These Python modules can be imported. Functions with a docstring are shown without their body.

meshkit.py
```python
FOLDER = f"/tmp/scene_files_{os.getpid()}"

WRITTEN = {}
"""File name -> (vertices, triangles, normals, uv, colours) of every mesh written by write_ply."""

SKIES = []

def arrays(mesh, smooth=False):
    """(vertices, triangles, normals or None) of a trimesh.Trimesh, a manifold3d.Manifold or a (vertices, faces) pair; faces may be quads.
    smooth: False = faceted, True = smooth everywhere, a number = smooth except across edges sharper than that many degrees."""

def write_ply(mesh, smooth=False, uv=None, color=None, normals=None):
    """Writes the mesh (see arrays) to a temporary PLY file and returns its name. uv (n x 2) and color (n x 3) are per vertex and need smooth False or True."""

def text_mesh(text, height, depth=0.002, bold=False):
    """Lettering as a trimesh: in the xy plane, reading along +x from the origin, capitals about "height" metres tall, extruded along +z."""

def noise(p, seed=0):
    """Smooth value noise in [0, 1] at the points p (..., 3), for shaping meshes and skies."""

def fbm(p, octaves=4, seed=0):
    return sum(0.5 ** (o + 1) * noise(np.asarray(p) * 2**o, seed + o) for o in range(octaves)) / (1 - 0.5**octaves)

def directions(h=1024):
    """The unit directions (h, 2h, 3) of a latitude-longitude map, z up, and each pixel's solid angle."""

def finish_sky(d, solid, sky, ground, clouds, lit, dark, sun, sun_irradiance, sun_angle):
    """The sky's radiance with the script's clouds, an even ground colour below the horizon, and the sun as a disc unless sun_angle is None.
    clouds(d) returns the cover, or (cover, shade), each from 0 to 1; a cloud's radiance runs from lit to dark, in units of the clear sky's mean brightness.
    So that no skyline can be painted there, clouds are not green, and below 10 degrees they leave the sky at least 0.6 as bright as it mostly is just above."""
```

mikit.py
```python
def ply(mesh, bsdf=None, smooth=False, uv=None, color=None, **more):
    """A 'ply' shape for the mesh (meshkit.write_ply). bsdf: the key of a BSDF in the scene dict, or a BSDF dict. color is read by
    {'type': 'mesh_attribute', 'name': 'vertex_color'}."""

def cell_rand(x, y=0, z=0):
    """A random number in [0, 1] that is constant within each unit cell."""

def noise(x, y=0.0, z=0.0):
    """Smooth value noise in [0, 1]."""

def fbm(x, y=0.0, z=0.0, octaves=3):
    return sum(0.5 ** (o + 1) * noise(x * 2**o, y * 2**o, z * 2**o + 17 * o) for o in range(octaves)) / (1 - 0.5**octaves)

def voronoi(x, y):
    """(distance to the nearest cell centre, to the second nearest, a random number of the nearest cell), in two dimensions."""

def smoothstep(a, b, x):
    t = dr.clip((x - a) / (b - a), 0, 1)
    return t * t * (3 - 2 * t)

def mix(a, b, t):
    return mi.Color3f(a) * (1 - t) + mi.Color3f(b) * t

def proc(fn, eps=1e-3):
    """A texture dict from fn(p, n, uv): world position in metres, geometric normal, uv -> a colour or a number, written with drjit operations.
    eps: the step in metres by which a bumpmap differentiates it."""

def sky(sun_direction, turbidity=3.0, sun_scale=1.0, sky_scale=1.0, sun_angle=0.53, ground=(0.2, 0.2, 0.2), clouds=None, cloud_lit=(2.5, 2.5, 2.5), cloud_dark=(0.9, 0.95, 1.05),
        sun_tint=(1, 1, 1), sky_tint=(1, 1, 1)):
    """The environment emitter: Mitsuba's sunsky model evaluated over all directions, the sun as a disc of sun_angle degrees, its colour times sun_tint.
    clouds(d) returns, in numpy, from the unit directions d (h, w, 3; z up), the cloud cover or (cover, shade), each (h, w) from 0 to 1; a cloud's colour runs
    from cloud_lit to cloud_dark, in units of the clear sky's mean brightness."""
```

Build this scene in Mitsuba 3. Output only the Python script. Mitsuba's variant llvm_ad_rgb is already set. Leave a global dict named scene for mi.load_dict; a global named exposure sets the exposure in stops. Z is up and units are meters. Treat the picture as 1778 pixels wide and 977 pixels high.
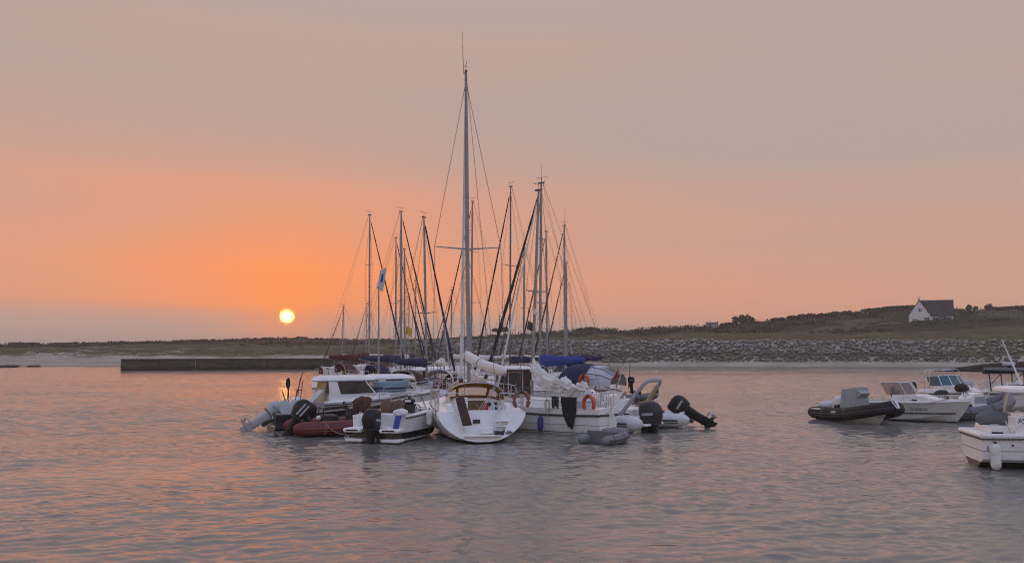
import math
import numpy as np, trimesh, drjit as dr, mitsuba as mi, mikit, meshkit
from mikit import proc, fbm, noise, smoothstep, mix
from mapbox_earcut import triangulate_float64 as earcut
T = mi.ScalarTransform4f
PI = math.pi
scene, labels = {}, {}
F, CX, HZ, CAMZ = 1600.0, 889.0, 608.0, 3.0           # focal length in photo pixels, picture centre, horizon row, eye height

# ---------------------------------------------------------------- camera, sky, exposure
pitch = math.atan((HZ - 488.5) / F)
scene['camera'] = {'type': 'perspective', 'fov': 2 * math.degrees(math.atan(889 / F)), 'fov_axis': 'x', 'near_clip': 0.5, 'far_clip': 9000.0,
                   'to_world': T().look_at(origin=[0, 0, CAMZ], target=[0, math.cos(pitch), CAMZ + math.sin(pitch)], up=[0, 0, 1])}
sun_az, sun_el = math.atan((498 - CX) / F), math.atan((HZ - 551) / F)
SUN = np.array([math.sin(sun_az) * math.cos(sun_el), math.cos(sun_az) * math.cos(sun_el), math.sin(sun_el)])


def evening_haze(d):
    """Smoke-laden evening haze: thick towards the sunset, thinner overhead and in the east; orange where the low sun shines through it."""
    el = np.degrees(np.arcsin(np.clip(d[..., 2], -1, 1)))
    az = np.degrees(np.arctan2(d[..., 0], d[..., 1])) - math.degrees(sun_az)
    az = (az + 180) % 360 - 180
    p = np.stack([az / 34, el / 5.5, 0 * el], -1)
    n1 = meshkit.fbm(p + 3, 4, 5) - 0.5
    n2 = meshkit.fbm(np.stack([az / 60, el / 2.4 + az * 0.012, 0 * el], -1) + 9, 4, 8) - 0.5
    e = el + 5.0 * n1 - 0.015 * az
    g = lambda x, s: np.exp(-0.5 * (x / s) ** 2)
    side = np.clip(az / 32, 0, 1)
    glow = 0.46 * np.exp(-(az / 10.5) ** 2 - ((el - 3.4) / 5.2) ** 2)
    glow = glow + (0.42 - 0.09 * side) * g(np.maximum(e - 4.0 + 0.6 * side, 0), 4.4 - 0.9 * side) * g(np.maximum(np.abs(az - 6) - 14, 0), 32) + 0.13 * g(e - 11.5, 4.5) * g(az + 6, 18)
    glow = glow + 0.34 * np.exp(-np.hypot(az, el - 2.05) / 1.5)
    low = 1 - 1 / (1 + np.exp(-(el - 2.45 + 0.03 * np.maximum(az, 0) + 1.4 * n2) * 4.5))        # the grey bank on the horizon
    glow = glow * (1 - 0.84 * low * (1 - 0.55 * g(az, 3.0))) + 0.17 * n2 + 0.12 * n1
    high = np.clip((el - 17 + 5 * n1) / 36, 0, 1)
    back = np.clip((0.25 - d @ np.array([SUN[0], SUN[1], 0.0])) / 0.9, 0, 1)
    thin = high * high * (3 - 2 * high) * (0.14 + 0.74 * back)
    cover = 1 - thin - 0.97 * np.exp(-(np.hypot(az, el - math.degrees(sun_el)) / 0.29) ** 4)      # the disc burns through
    return np.clip(cover, 0.02, 1), 1 - np.clip(glow, 0, 1)


SKY = dict(turbidity=3.0, sun_scale=0.00014, sky_scale=1.0, sun_angle=0.6, ground=(0.06, 0.06, 0.06), clouds=evening_haze,
           cloud_lit=(0.86, 0.254, 0.066), cloud_dark=(0.362, 0.283, 0.257), sky_tint=(0.74, 0.95, 1.6), sun_tint=(1.0, 1.45, 1.0))
scene['sky'] = mikit.sky(SUN.tolist(), **SKY)
exposure = 5.9

# ---------------------------------------------------------------- helpers
def numbered(name, taken):
    key, n = name, 0
    while key in taken:
        n += 1
        key = f'{name}_{n:03d}'
    return key


def cat(*ms):
    ms = [m for m in (ms[0] if len(ms) == 1 and isinstance(ms[0], list) else ms) if m is not None]
    return trimesh.Trimesh(np.vstack([m.vertices for m in ms]), np.vstack([np.asarray(m.faces) + a for m, a in zip(ms, np.cumsum([0] + [len(m.vertices) for m in ms]))]), process=False)


def tm(v, f):
    f = np.asarray(f, int)
    if f.ndim == 2 and f.shape[1] == 4:
        f = np.vstack([f[:, [0, 1, 2]], f[:, [0, 2, 3]]])
    return trimesh.Trimesh(np.asarray(v, float), f, process=False)


def grid(P, closed_u=False):
    """Points (n, m, 3) as a sheet of quads."""
    n, m = P.shape[:2]
    i, j = np.meshgrid(np.arange(n - (not closed_u)), np.arange(m - 1), indexing='ij')
    a, b = i * m + j, ((i + 1) % n) * m + j
    return tm(P.reshape(-1, 3), np.stack([a, b, b + 1, a + 1], -1).reshape(-1, 4))


def loft(R, caps=True):
    """Rings (n, m, 3), each a closed loop of m points, with end caps."""
    R = np.asarray(R, float)
    n, m = R.shape[:2]
    i, j = np.meshgrid(np.arange(n - 1), np.arange(m), indexing='ij')
    a, b, k = i * m + j, (i + 1) * m + j, (j + 1) % m
    f = np.stack([a, i * m + k, (i + 1) * m + k, b], -1).reshape(-1, 4)
    f = np.vstack([f[:, [0, 1, 2]], f[:, [0, 2, 3]]])
    v = R.reshape(-1, 3)
    if caps:
        for r, rev in ((0, True), (n - 1, False)):
            c = len(v)
            v = np.vstack([v, R[r].mean(0)])
            q = np.arange(m)
            t = np.stack([np.full(m, c), r * m + q, r * m + (q + 1) % m], 1)
            f = np.vstack([f, t[:, ::-1] if rev else t])
        c = v - v.mean(0)
        if np.einsum('ij,ij->i', c[f[:, 0]], np.cross(c[f[:, 1]], c[f[:, 2]])).sum() < 0:
            f = f[:, ::-1]
    return tm(v, f)


def tube(P, r, sides=8, flat=1.0):
    """A round bar along the points P; r a number or one per point; flat squeezes it sideways-vertical."""
    P = np.asarray(P, float)
    t = np.gradient(P, axis=0)
    t /= np.linalg.norm(t, axis=1, keepdims=True) + 1e-12
    ref = np.array([0, 0, 1.0]) if abs(t[:, 2]).mean() < 0.85 else np.array([1.0, 0, 0])
    a = np.cross(t, ref)
    a /= np.linalg.norm(a, axis=1, keepdims=True) + 1e-12
    b = np.cross(a, t)
    g = np.arange(sides) * 2 * PI / sides
    r = np.broadcast_to(r, (len(P),))[:, None, None]
    return loft(P[:, None] + r * (np.cos(g)[None, :, None] * a[:, None] + flat * np.sin(g)[None, :, None] * b[:, None]))


def bar(p, q, r, sides=6):
    return tube([p, q], r, sides)


def curve(P, n=24):
    """A smooth line through the points (Catmull-Rom)."""
    P = np.asarray(P, float)
    from scipy.interpolate import CubicSpline, PchipInterpolator
    s = np.r_[0, np.cumsum(np.linalg.norm(np.diff(P, axis=0), axis=1))]
    return CubicSpline(s, P)(np.linspace(0, s[-1], n)) if len(P) > 2 else np.linspace(P[0], P[1], n)


def box(cx, cy, cz, sx, sy, sz, bev=0.015):
    """A box with chamfered edges, centre and full sizes."""
    h = np.array([sx, sy, sz]) / 2
    bev = min(bev, 0.45 * min(sx, sy, sz))
    pts = []
    for s in np.ndindex(2, 2, 2):
        sg = np.array(s) * 2 - 1
        for k in range(3):
            q = h - bev
            q[k] = h[k]
            pts.append(sg * q)
    return hull_of(np.array(pts) + [cx, cy, cz])


def hull_of(p):
    m = trimesh.convex.convex_hull(np.asarray(p, float))
    return tm(m.vertices, m.faces)


def ball(c, r, sub=2):
    m = trimesh.creation.icosphere(subdivisions=sub)
    return tm(m.vertices * np.broadcast_to(r, 3) + c, m.faces)


def turn(m, axis, deg, about=(0, 0, 0)):
    R = trimesh.transformations.rotation_matrix(math.radians(deg), axis, about)
    return tm(m.vertices @ R[:3, :3].T + R[:3, 3], m.faces)


def move(m, x=0, y=0, z=0):
    return tm(m.vertices + [x, y, z], m.faces)


def plate(poly, z0, z1):
    """A flat slab: outline (n, 2) in x, y from z0 to z1."""
    poly = np.asarray(poly, float)
    f = earcut(poly, np.array([len(poly)], np.uint32)).reshape(-1, 3).astype(int)
    n = len(poly)
    e1, e2 = poly[f[:, 1]] - poly[f[:, 0]], poly[f[:, 2]] - poly[f[:, 0]]
    cr = e1[:, 0] * e2[:, 1] - e1[:, 1] * e2[:, 0]
    f[cr < 0] = f[cr < 0][:, ::-1]
    v = np.vstack([np.c_[poly, np.full(n, z0)], np.c_[poly, np.full(n, z1)]])
    area = 0.5 * np.sum(poly[:, 0] * np.roll(poly[:, 1], -1) - np.roll(poly[:, 0], -1) * poly[:, 1])
    i = np.arange(n) if area > 0 else np.arange(n)[::-1]
    k = np.roll(i, -1)
    side = np.stack([i, k, k + n, i + n], 1)
    return tm(v, np.vstack([f[:, ::-1], f + n, side[:, [0, 1, 2]], side[:, [0, 2, 3]]]))


def panel(quad, thick=0.012):
    """A thin slab on four corners in space."""
    q = np.asarray(quad, float)
    n = np.cross(q[1] - q[0], q[3] - q[0])
    n = n / np.linalg.norm(n) * thick / 2
    return hull_of(np.vstack([q + n, q - n]))


class Thing:
    """One thing of the scene. Its parts are given in its own frame: x to the bow, y to port, z up."""

    def __init__(self, name, label=None, category=None, group=None, at=(0, 0, 0), heading=0.0, pitch=0.0, roll=0.0, kind=None):
        self.key = numbered(name, labels)
        labels[self.key] = {k: v for k, v in dict(label=label, category=category, group=group, kind=kind).items() if v}
        R = trimesh.transformations.euler_matrix(math.radians(roll), math.radians(-pitch), math.radians(heading), 'sxyz')
        R[:3, 3] = at
        self.M = R

    def world(self, p):
        return np.asarray(p, float) @ self.M[:3, :3].T + self.M[:3, 3]

    def local(self, p):
        return (np.asarray(p, float) - self.M[:3, 3]) @ self.M[:3, :3]

    def add(self, name, mesh, mat, parent=None, smooth=35, label=None, kind=None):
        key = numbered(f'{parent or self.key}__{name}' if name else self.key, scene)
        scene[key] = mikit.ply(tm(self.world(mesh.vertices), mesh.faces), mat, smooth=smooth)
        extra = {k: v for k, v in dict(label=label, kind=kind).items() if v}
        if extra:
            labels[key] = {**labels.get(key, {}), **extra}
        return key


def single(name, mesh, mat, label=None, category=None, group=None, smooth=35, kind=None):
    return Thing(name, label, category, group, kind=kind).add('', mesh, mat, smooth=smooth)


def gx(px, Y):
    """World x of a photo column at distance Y."""
    return (px - CX) / F * Y


def gz(py, Y):
    """World height of a photo row at distance Y."""
    return CAMZ + (HZ - py) / F * Y


# ---------------------------------------------------------------- materials
def mat(name, color, rough=0.5, metallic=0.0, spec=0.5, coat=0.0, two=False, **more):
    c = {'type': 'rgb', 'value': list(color)} if not isinstance(color, dict) else color
    b = {'type': 'principled', 'base_color': c, 'roughness': rough, 'metallic': metallic, 'specular': spec, **more}
    if coat:
        b |= {'clearcoat': coat, 'clearcoat_gloss': 0.9}
    scene[name] = {'type': 'twosided', 'bsdf': b} if two else b
    return name


def worn(c, amount=0.12, scale=1.6, dirt=(0.25, 0.22, 0.17), drip=0.0):
    """A colour with soft uneven soiling in it."""
    c, dirt = list(c), list(dirt)

    def fn(p, n, uv):
        a = fbm(p.x * scale + 7, p.y * scale, p.z * scale * 1.6, 4)
        k = smoothstep(0.45, 0.85, a) * amount
        if drip:
            k = dr.maximum(k, drip * smoothstep(0.55, 0.9, fbm(p.x * 9, p.y * 9, p.z * 0.7, 3)))
        return mix(c, dirt, k)
    return proc(fn)


def banded(bands, top, scale=1.6):
    """Painted hull: below each height (metres above the waterline) the band's colour."""
    def fn(p, n, uv):
        c = mi.Color3f(top)
        for z, col in sorted(bands, reverse=True):
            c = dr.select(p.z < z, mi.Color3f(col), c)
        a = smoothstep(0.42, 0.85, fbm(p.x * scale, p.y * scale, p.z * 2, 4)) * 0.16
        slime = (1 - smoothstep(0.02, 0.22, p.z + 0.1 * fbm(p.x * 5, p.y * 5, 0, 2))) * 0.5
        streak = 0.22 * smoothstep(0.62, 0.92, fbm(p.x * 6, p.y * 6, p.z * 0.5, 3))
        return mix(mix(c, [0.25, 0.20, 0.15], dr.maximum(a, streak)), [0.05, 0.048, 0.035], slime)
    return proc(fn)


WHITE = (0.80, 0.80, 0.79)
mat('gelcoat', worn(WHITE, 0.22, drip=0.16), 0.28, coat=0.4, two=True)
mat('gelcoat_cream', worn((0.66, 0.64, 0.58), 0.25), 0.35, two=True)
mat('deck_grey', worn((0.50, 0.50, 0.50), 0.3, 3), 0.7, two=True)
mat('hull_white', banded([(0.07, (0.035, 0.03, 0.035))], WHITE), 0.25, coat=0.4, two=True)
mat('hull_white_red', banded([(0.06, (0.10, 0.025, 0.02)), (0.12, (0.75, 0.75, 0.74)), (0.15, (0.03, 0.03, 0.05))], WHITE), 0.25, coat=0.4, two=True)
mat('hull_striped', banded([(0.09, (0.8, 0.8, 0.79)), (0.115, (0.02, 0.02, 0.025)), (0.37, (0.8, 0.8, 0.79)), (0.385, (0.05, 0.05, 0.06))], WHITE), 0.25, coat=0.4, two=True)
mat('hull_black_lower', banded([(0.03, (0.02, 0.02, 0.02)), (0.13, (0.75, 0.75, 0.74)), (0.34, (0.012, 0.012, 0.014))], WHITE), 0.25, coat=0.4, two=True)
mat('hull_antifoul_high', banded([(0.17, (0.03, 0.033, 0.035))], (0.78, 0.79, 0.78)), 0.3, coat=0.3, two=True)
mat('hull_cream', banded([(0.05, (0.04, 0.04, 0.04))], (0.60, 0.62, 0.57)), 0.3, coat=0.3, two=True)
mat('hull_dark', worn((0.022, 0.02, 0.022), 0.2), 0.3, coat=0.3, two=True)
mat('hull_blue', banded([(0.7, (0.30, 0.42, 0.50)), (0.86, (0.03, 0.03, 0.09))], (0.32, 0.45, 0.53)), 0.4, two=True)
mat('hull_grey', worn((0.33, 0.33, 0.34), 0.3), 0.45, two=True)
mat('tube_red', worn((0.13, 0.022, 0.02), 0.3, 4, (0.10, 0.05, 0.04)), 0.45, two=True)
mat('tube_black', worn((0.013, 0.011, 0.011), 0.3, 3, (0.06, 0.05, 0.045)), 0.55, spec=0.3, two=True)
mat('tube_slate', worn((0.12, 0.125, 0.15), 0.35, 3, (0.16, 0.15, 0.15)), 0.5, two=True)
mat('tube_grey', worn((0.17, 0.175, 0.195), 0.35, 4, (0.12, 0.12, 0.11)), 0.5, two=True)
mat('tube_pale', worn((0.60, 0.61, 0.61), 0.25, 4), 0.45, two=True)
mat('strake_dark', (0.05, 0.05, 0.06), 0.6)
mat('strake_red', (0.20, 0.05, 0.045), 0.6)
mat('engine_black', worn((0.011, 0.010, 0.012), 0.12, 3, (0.06, 0.05, 0.05)), 0.36, spec=0.32, coat=0.12)
mat('engine_grey', worn((0.030, 0.031, 0.038), 0.15, 3, (0.08, 0.07, 0.07)), 0.36, spec=0.35, coat=0.15)
mat('engine_silver', worn((0.42, 0.43, 0.46), 0.2, 3), 0.35, coat=0.3)
mat('black_plastic', worn((0.02, 0.02, 0.02), 0.3, 6, (0.07, 0.065, 0.06)), 0.5, two=True)
mat('dark_window', (0.03, 0.026, 0.026), 0.06, spec=0.6, two=True)
mat('teal_window', (0.04, 0.10, 0.12), 0.08, spec=0.6, two=True)
scene['clear_pane'] = {'type': 'thindielectric', 'int_ior': 1.45}
mat('mast_alu', worn((0.29, 0.29, 0.30), 0.35, 3, (0.17, 0.16, 0.15)), 0.42, metallic=0.3)
mat('mast_dark', worn((0.16, 0.15, 0.15), 0.3, 3), 0.4, metallic=0.4)
mat('steel', (0.62, 0.61, 0.60), 0.25, metallic=0.9)
mat('wire', (0.16, 0.15, 0.15), 0.5, metallic=0.3)
mat('rope_pale', worn((0.45, 0.42, 0.37), 0.4, 20), 0.9)
mat('rope_dark', (0.05, 0.05, 0.06), 0.9)
mat('canvas_navy', worn((0.022, 0.024, 0.07), 0.3, 3, (0.07, 0.07, 0.12)), 0.85, two=True, sheen=0.3)
mat('canvas_blue', worn((0.035, 0.06, 0.27), 0.3, 3, (0.08, 0.09, 0.2)), 0.85, two=True, sheen=0.3)
mat('canvas_red', worn((0.10, 0.025, 0.028), 0.3, 3, (0.13, 0.07, 0.06)), 0.85, two=True, sheen=0.3)
mat('canvas_brown', worn((0.055, 0.03, 0.024), 0.3, 3, (0.10, 0.07, 0.05)), 0.85, two=True, sheen=0.2)
mat('canvas_ochre', worn((0.30, 0.165, 0.012), 0.35, 5, (0.15, 0.09, 0.03)), 0.85, two=True, sheen=0.3)
mat('canvas_grey', worn((0.33, 0.36, 0.37), 0.35, 3, (0.17, 0.18, 0.18)), 0.9, two=True)
mat('sailcloth', worn((0.72, 0.71, 0.68), 0.25, 3), 0.8, two=True)
mat('tarp_pale', worn((0.50, 0.52, 0.55), 0.35, 3), 0.7, two=True)
mat('sacrificial', worn((0.03, 0.022, 0.03), 0.3, 4), 0.8)
mat('teak', worn((0.20, 0.105, 0.05), 0.4, 6, (0.12, 0.07, 0.04)), 0.6, two=True)
mat('tan_vinyl', worn((0.36, 0.27, 0.14), 0.25, 4), 0.6, two=True)
mat('seat_brown', worn((0.14, 0.085, 0.045), 0.3, 4), 0.6, two=True)
mat('orange_buoy', worn((0.62, 0.10, 0.03), 0.25, 6), 0.65)
mat('faded_buoy', worn((0.22, 0.10, 0.07), 0.3, 6), 0.7)
mat('fender_white', worn((0.70, 0.70, 0.68), 0.4, 6, (0.22, 0.2, 0.16)), 0.4)
mat('fender_blue', worn((0.03, 0.04, 0.20), 0.2, 6), 0.4)
mat('wet_black', (0.012, 0.012, 0.014), 0.8, two=True)
mat('red_cloth', (0.45, 0.03, 0.025), 0.8, two=True)
mat('blue_cloth', (0.04, 0.05, 0.28), 0.8, two=True)
mat('clothes_dark', worn((0.03, 0.02, 0.02), 0.3, 8), 0.9, two=True)
mat('clothes_brown', worn((0.10, 0.045, 0.025), 0.4, 9, (0.03, 0.02, 0.02)), 0.9, two=True)
mat('print_white', (0.70, 0.70, 0.70), 0.5, two=True)
mat('print_dark', (0.02, 0.02, 0.02), 0.5, two=True)
mat('print_green', (0.02, 0.05, 0.03), 0.5, two=True)
mat('prop_metal', (0.40, 0.40, 0.42), 0.35, metallic=0.7)
mat('solar', (0.030, 0.026, 0.026), 0.35, spec=0.3)
scene['vinyl_pane'] = {'type': 'principledthin', 'base_color': {'type': 'rgb', 'value': [0.82, 0.68, 0.58]}, 'roughness': 0.4, 'spec_trans': 0.2, 'diff_trans': 1.6, 'eta': 1.4}
scene['smoked_pane'] = {'type': 'principledthin', 'base_color': {'type': 'rgb', 'value': [0.50, 0.42, 0.40]}, 'roughness': 0.25, 'spec_trans': 0.6, 'diff_trans': 1.2, 'eta': 1.45}
mat('yellow', (0.55, 0.38, 0.02), 0.5)

# ---------------------------------------------------------------- the setting: land
def table(pairs, Y):
    a = np.array(pairs, float)
    return gx(a[:, 0], Y), gz(a[:, 1], Y)


RIDGE_Y = 330.0
RX, RZ = table([(-700, 596), (-300, 599), (0, 599), (60, 597.5), (100, 598), (200, 596), (250, 594), (350, 591), (470, 588), (520, 587.5), (600, 590), (700, 588.5), (800, 584), (880, 580.5),
                (985, 575), (1010, 573.5), (1040, 573), (1062, 571.5), (1075, 574.5), (1100, 573), (1150, 568), (1200, 566.5), (1240, 566), (1280, 562), (1300, 560), (1350, 556), (1380, 553),
                (1400, 551), (1450, 547), (1480, 545), (1500, 546), (1520, 541), (1560, 536), (1600, 535), (1660, 536), (1700, 538), (1730, 537), (1778, 536), (2100, 528), (2600, 545)], RIDGE_Y)


def rock_k(x):
    """1 where the shore is armoured with boulders, 0 on the open beach to the west."""
    return np.clip((x + 22) / 6, 0, 1)


def shore_y(x):
    return 172.0 + 3.0 * np.sin(x / 37.0) * np.clip(-x / 60, 0, 1) - 9.0 * np.clip((x - 82) / 16, 0, 1) ** 2


def land(x, y):
    x, y = np.broadcast_arrays(np.asarray(x, float), np.asarray(y, float))
    t = y - shore_y(x)
    p = np.stack([x, y, 0 * x], -1)
    rk = rock_k(x)
    zr = np.interp(x, RX, RZ)
    A = np.interp(t, [-45, -12, -5, 4.5, 10.0, 14, 28, 60], [-3, -0.5, 0, 0.85, 4.75, 5.0, 5.3, 6.3])
    B = np.interp(t, [-40, -6, 0, 7, 22, 30, 48, 80], [-3, -0.35, 0, 0.45, 1.35, 2.3, 3.0, 3.5])
    z0 = A * rk + B * (1 - rk)
    s = np.clip((y - 198) / (RIDGE_Y - 198), 0, 1)
    rise = s ** 1.15 * (0.5 + 0.5 * s)
    base = np.interp(y, [198, RIDGE_Y], [0, 1])
    edge = np.interp(198 - shore_y(x), [-40, 0, 14, 28, 60], [0, 0, 5, 5.3, 6.3]) * rk + 1.9 * (1 - rk)
    z = np.where(y < 198, z0, np.maximum(z0, 0) * (1 - base) + (zr - 0) * rise + edge * 0)
    z = np.where(y < 198, z0, z0 * (1 - s) ** 1.2 + zr * (1 - (1 - s) ** 1.2) * (0.35 + 0.65 * s))
    z = np.where(y > RIDGE_Y, zr - (y - RIDGE_Y) * 0.012, z)
    amp = np.clip((t - 12) / 30, 0, 1)
    z = z + amp * (2.2 * (meshkit.fbm(p / 28.0, 4, 3) - 0.5) + 0.5 * (meshkit.fbm(p / 5.0, 3, 4) - 0.5)) * np.where(y > RIDGE_Y - 20, 0.45, 1)
    dune = (1 - rk) * np.exp(-((t - 34) / 10) ** 2) * np.clip((x + 170) / 30, 0, 1)
    z = z + dune * 1.5 * (meshkit.fbm(p / 7.0, 3, 9) - 0.3)
    return z


def hill_color(p, n, uv):
    a = fbm(p.x * 0.035, p.y * 0.05, 0, 4)
    b = fbm(p.x * 0.22 + 5, p.y * 0.30, 0, 4)
    c = fbm(p.x * 1.7, p.y * 1.7, 0, 3)
    grass = mix([0.108, 0.088, 0.046], [0.150, 0.118, 0.066], smoothstep(0.35, 0.7, b))
    heath = mix([0.076, 0.052, 0.032], [0.048, 0.042, 0.023], smoothstep(0.35, 0.65, b))
    k = smoothstep(0.40, 0.62, a + 0.006 * (p.y - 275))
    veg = mix(grass, heath, k) * (0.65 + 0.7 * c)
    sand = mix([0.47, 0.40, 0.33], [0.37, 0.31, 0.255], smoothstep(0.3, 0.7, b)) * (0.9 + 0.2 * c)
    wet = 1 - smoothstep(0.02, 0.20, p.z + 0.10 * (b - 0.5))
    sand = mix(sand, [0.13, 0.105, 0.085], wet * 0.55)
    low = 1 - smoothstep(1.5, 2.15, p.z + 1.1 * (b - 0.5) + 0.4 * (c - 0.5))
    scar = smoothstep(0.60, 0.68, fbm(p.x * 0.10, p.y * 0.25, 3, 4)) * (1 - smoothstep(2.6, 4.6, p.z)) * (1 - smoothstep(-35, -25, p.x)) * smoothstep(0.40, 0.52, c + 0.4 * b - 0.15)
    return mix(veg, sand, dr.maximum(low, scar))


scene['hill_material'] = {'type': 'diffuse', 'reflectance': proc(hill_color)}
xs = np.unique(np.r_[np.linspace(-2500, -260, 26), np.arange(-260, 260, 1.5), np.linspace(260, 2500, 26)])
ys = np.unique(np.r_[np.arange(135, 160, 4), np.arange(160, 208, 1.0), np.arange(208, 352, 1.5), np.linspace(352, 2500, 22)])
X, Y = np.meshgrid(xs, ys)
Thing('grassy_hill', kind='structure').add('', grid(np.stack([X.T, Y.T, land(X.T, Y.T)], -1)), 'hill_material', smooth=True)

# ---------------------------------------------------------------- the sea
rng = np.random.default_rng(4)
WAVES = []
for lam0, lam1, n, slope in ((0.19, 0.34, 26, 0.062), (0.34, 0.62, 24, 0.072), (0.62, 1.2, 16, 0.046), (1.2, 2.6, 10, 0.020), (2.6, 6.0, 7, 0.012)):
    for _ in range(n):
        lam = math.exp(rng.uniform(math.log(lam0), math.log(lam1)))
        th = rng.normal(-PI / 2 + 0.25, 0.55)
        k = 2 * PI / lam
        WAVES.append((k * math.cos(th), k * math.sin(th), slope * math.sqrt(2 / n) / k, rng.uniform(0, 2 * PI), lam))


def sea_height(x, y, step):
    p = np.stack([x, y, 0 * x], -1)
    gust = 0.25 + 1.5 * meshkit.fbm(p / np.array([26, 15, 1]) + 4, 3, 2)
    ruffle = 0.1 + 1.8 * meshkit.fbm(p / np.array([9, 5, 1]) + 2, 3, 6)
    z = 0 * x
    for kx, ky, a, ph, lam in WAVES:
        z = z + a * np.clip((lam / step - 2.4) / 1.6, 0, 1) * np.sin(kx * x + ky * y + ph) * (ruffle if lam < 1.4 else gust)
    return z


dist = [10.0]
while dist[-1] < 205:
    dist.append(dist[-1] + (max(0.034, 0.0023 * dist[-1]) if dist[-1] < 110 else 0.0045 * dist[-1]))
dist = np.array(dist)
ang = np.linspace(-0.72, 0.72, 860)
A_, D_ = np.meshgrid(ang, dist, indexing='ij')
X, Y = D_ * np.tan(A_), D_
near = np.stack([X, Y, sea_height(X, Y, np.where(Y < 110, np.maximum(0.034, 0.0023 * Y), 0.0045 * Y)) * np.clip((205 - Y) / 20, 0, 1) * np.clip((Y - 10) / 1.2, 0, 1) * np.clip((0.72 - np.abs(A_)) / 0.03, 0, 1)], -1)


def ripple(p, n, uv):
    return fbm(uv.x * 3.4 + 0.6 * uv.y, uv.y * 5.2, 0, 3) * (0.4 + 1.2 * noise(uv.x * 0.15, uv.y * 0.3, 5))


scene['sea_water'] = {'type': 'bumpmap', 'arbitrary': proc(ripple, 0.02), 'scale': 0.018,
                      'bsdf': {'type': 'principled', 'base_color': {'type': 'rgb', 'value': [0.145, 0.138, 0.126]}, 'roughness': 0.10, 'eta': 1.65}}
Thing('sea', kind='structure')
m = grid(near)
far = []
for (x0, x1, y0, y1) in ((-4000, 4000, -600, 10.0),):
    far.append(grid(np.array([[[x0, y0, 0], [x0, y1, 0]], [[x1, y0, 0], [x1, y1, 0]]], float)))
s8 = math.tan(0.72)
for sg in (-1, 1):
    far.append(tm([[sg * 10 * s8, 10, 0], [sg * 4000, 10, 0], [sg * 4000, 205, 0], [sg * 205 * s8, 205, 0]], [[0, 1, 2, 3]] if sg > 0 else [[3, 2, 1, 0]]))
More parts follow.
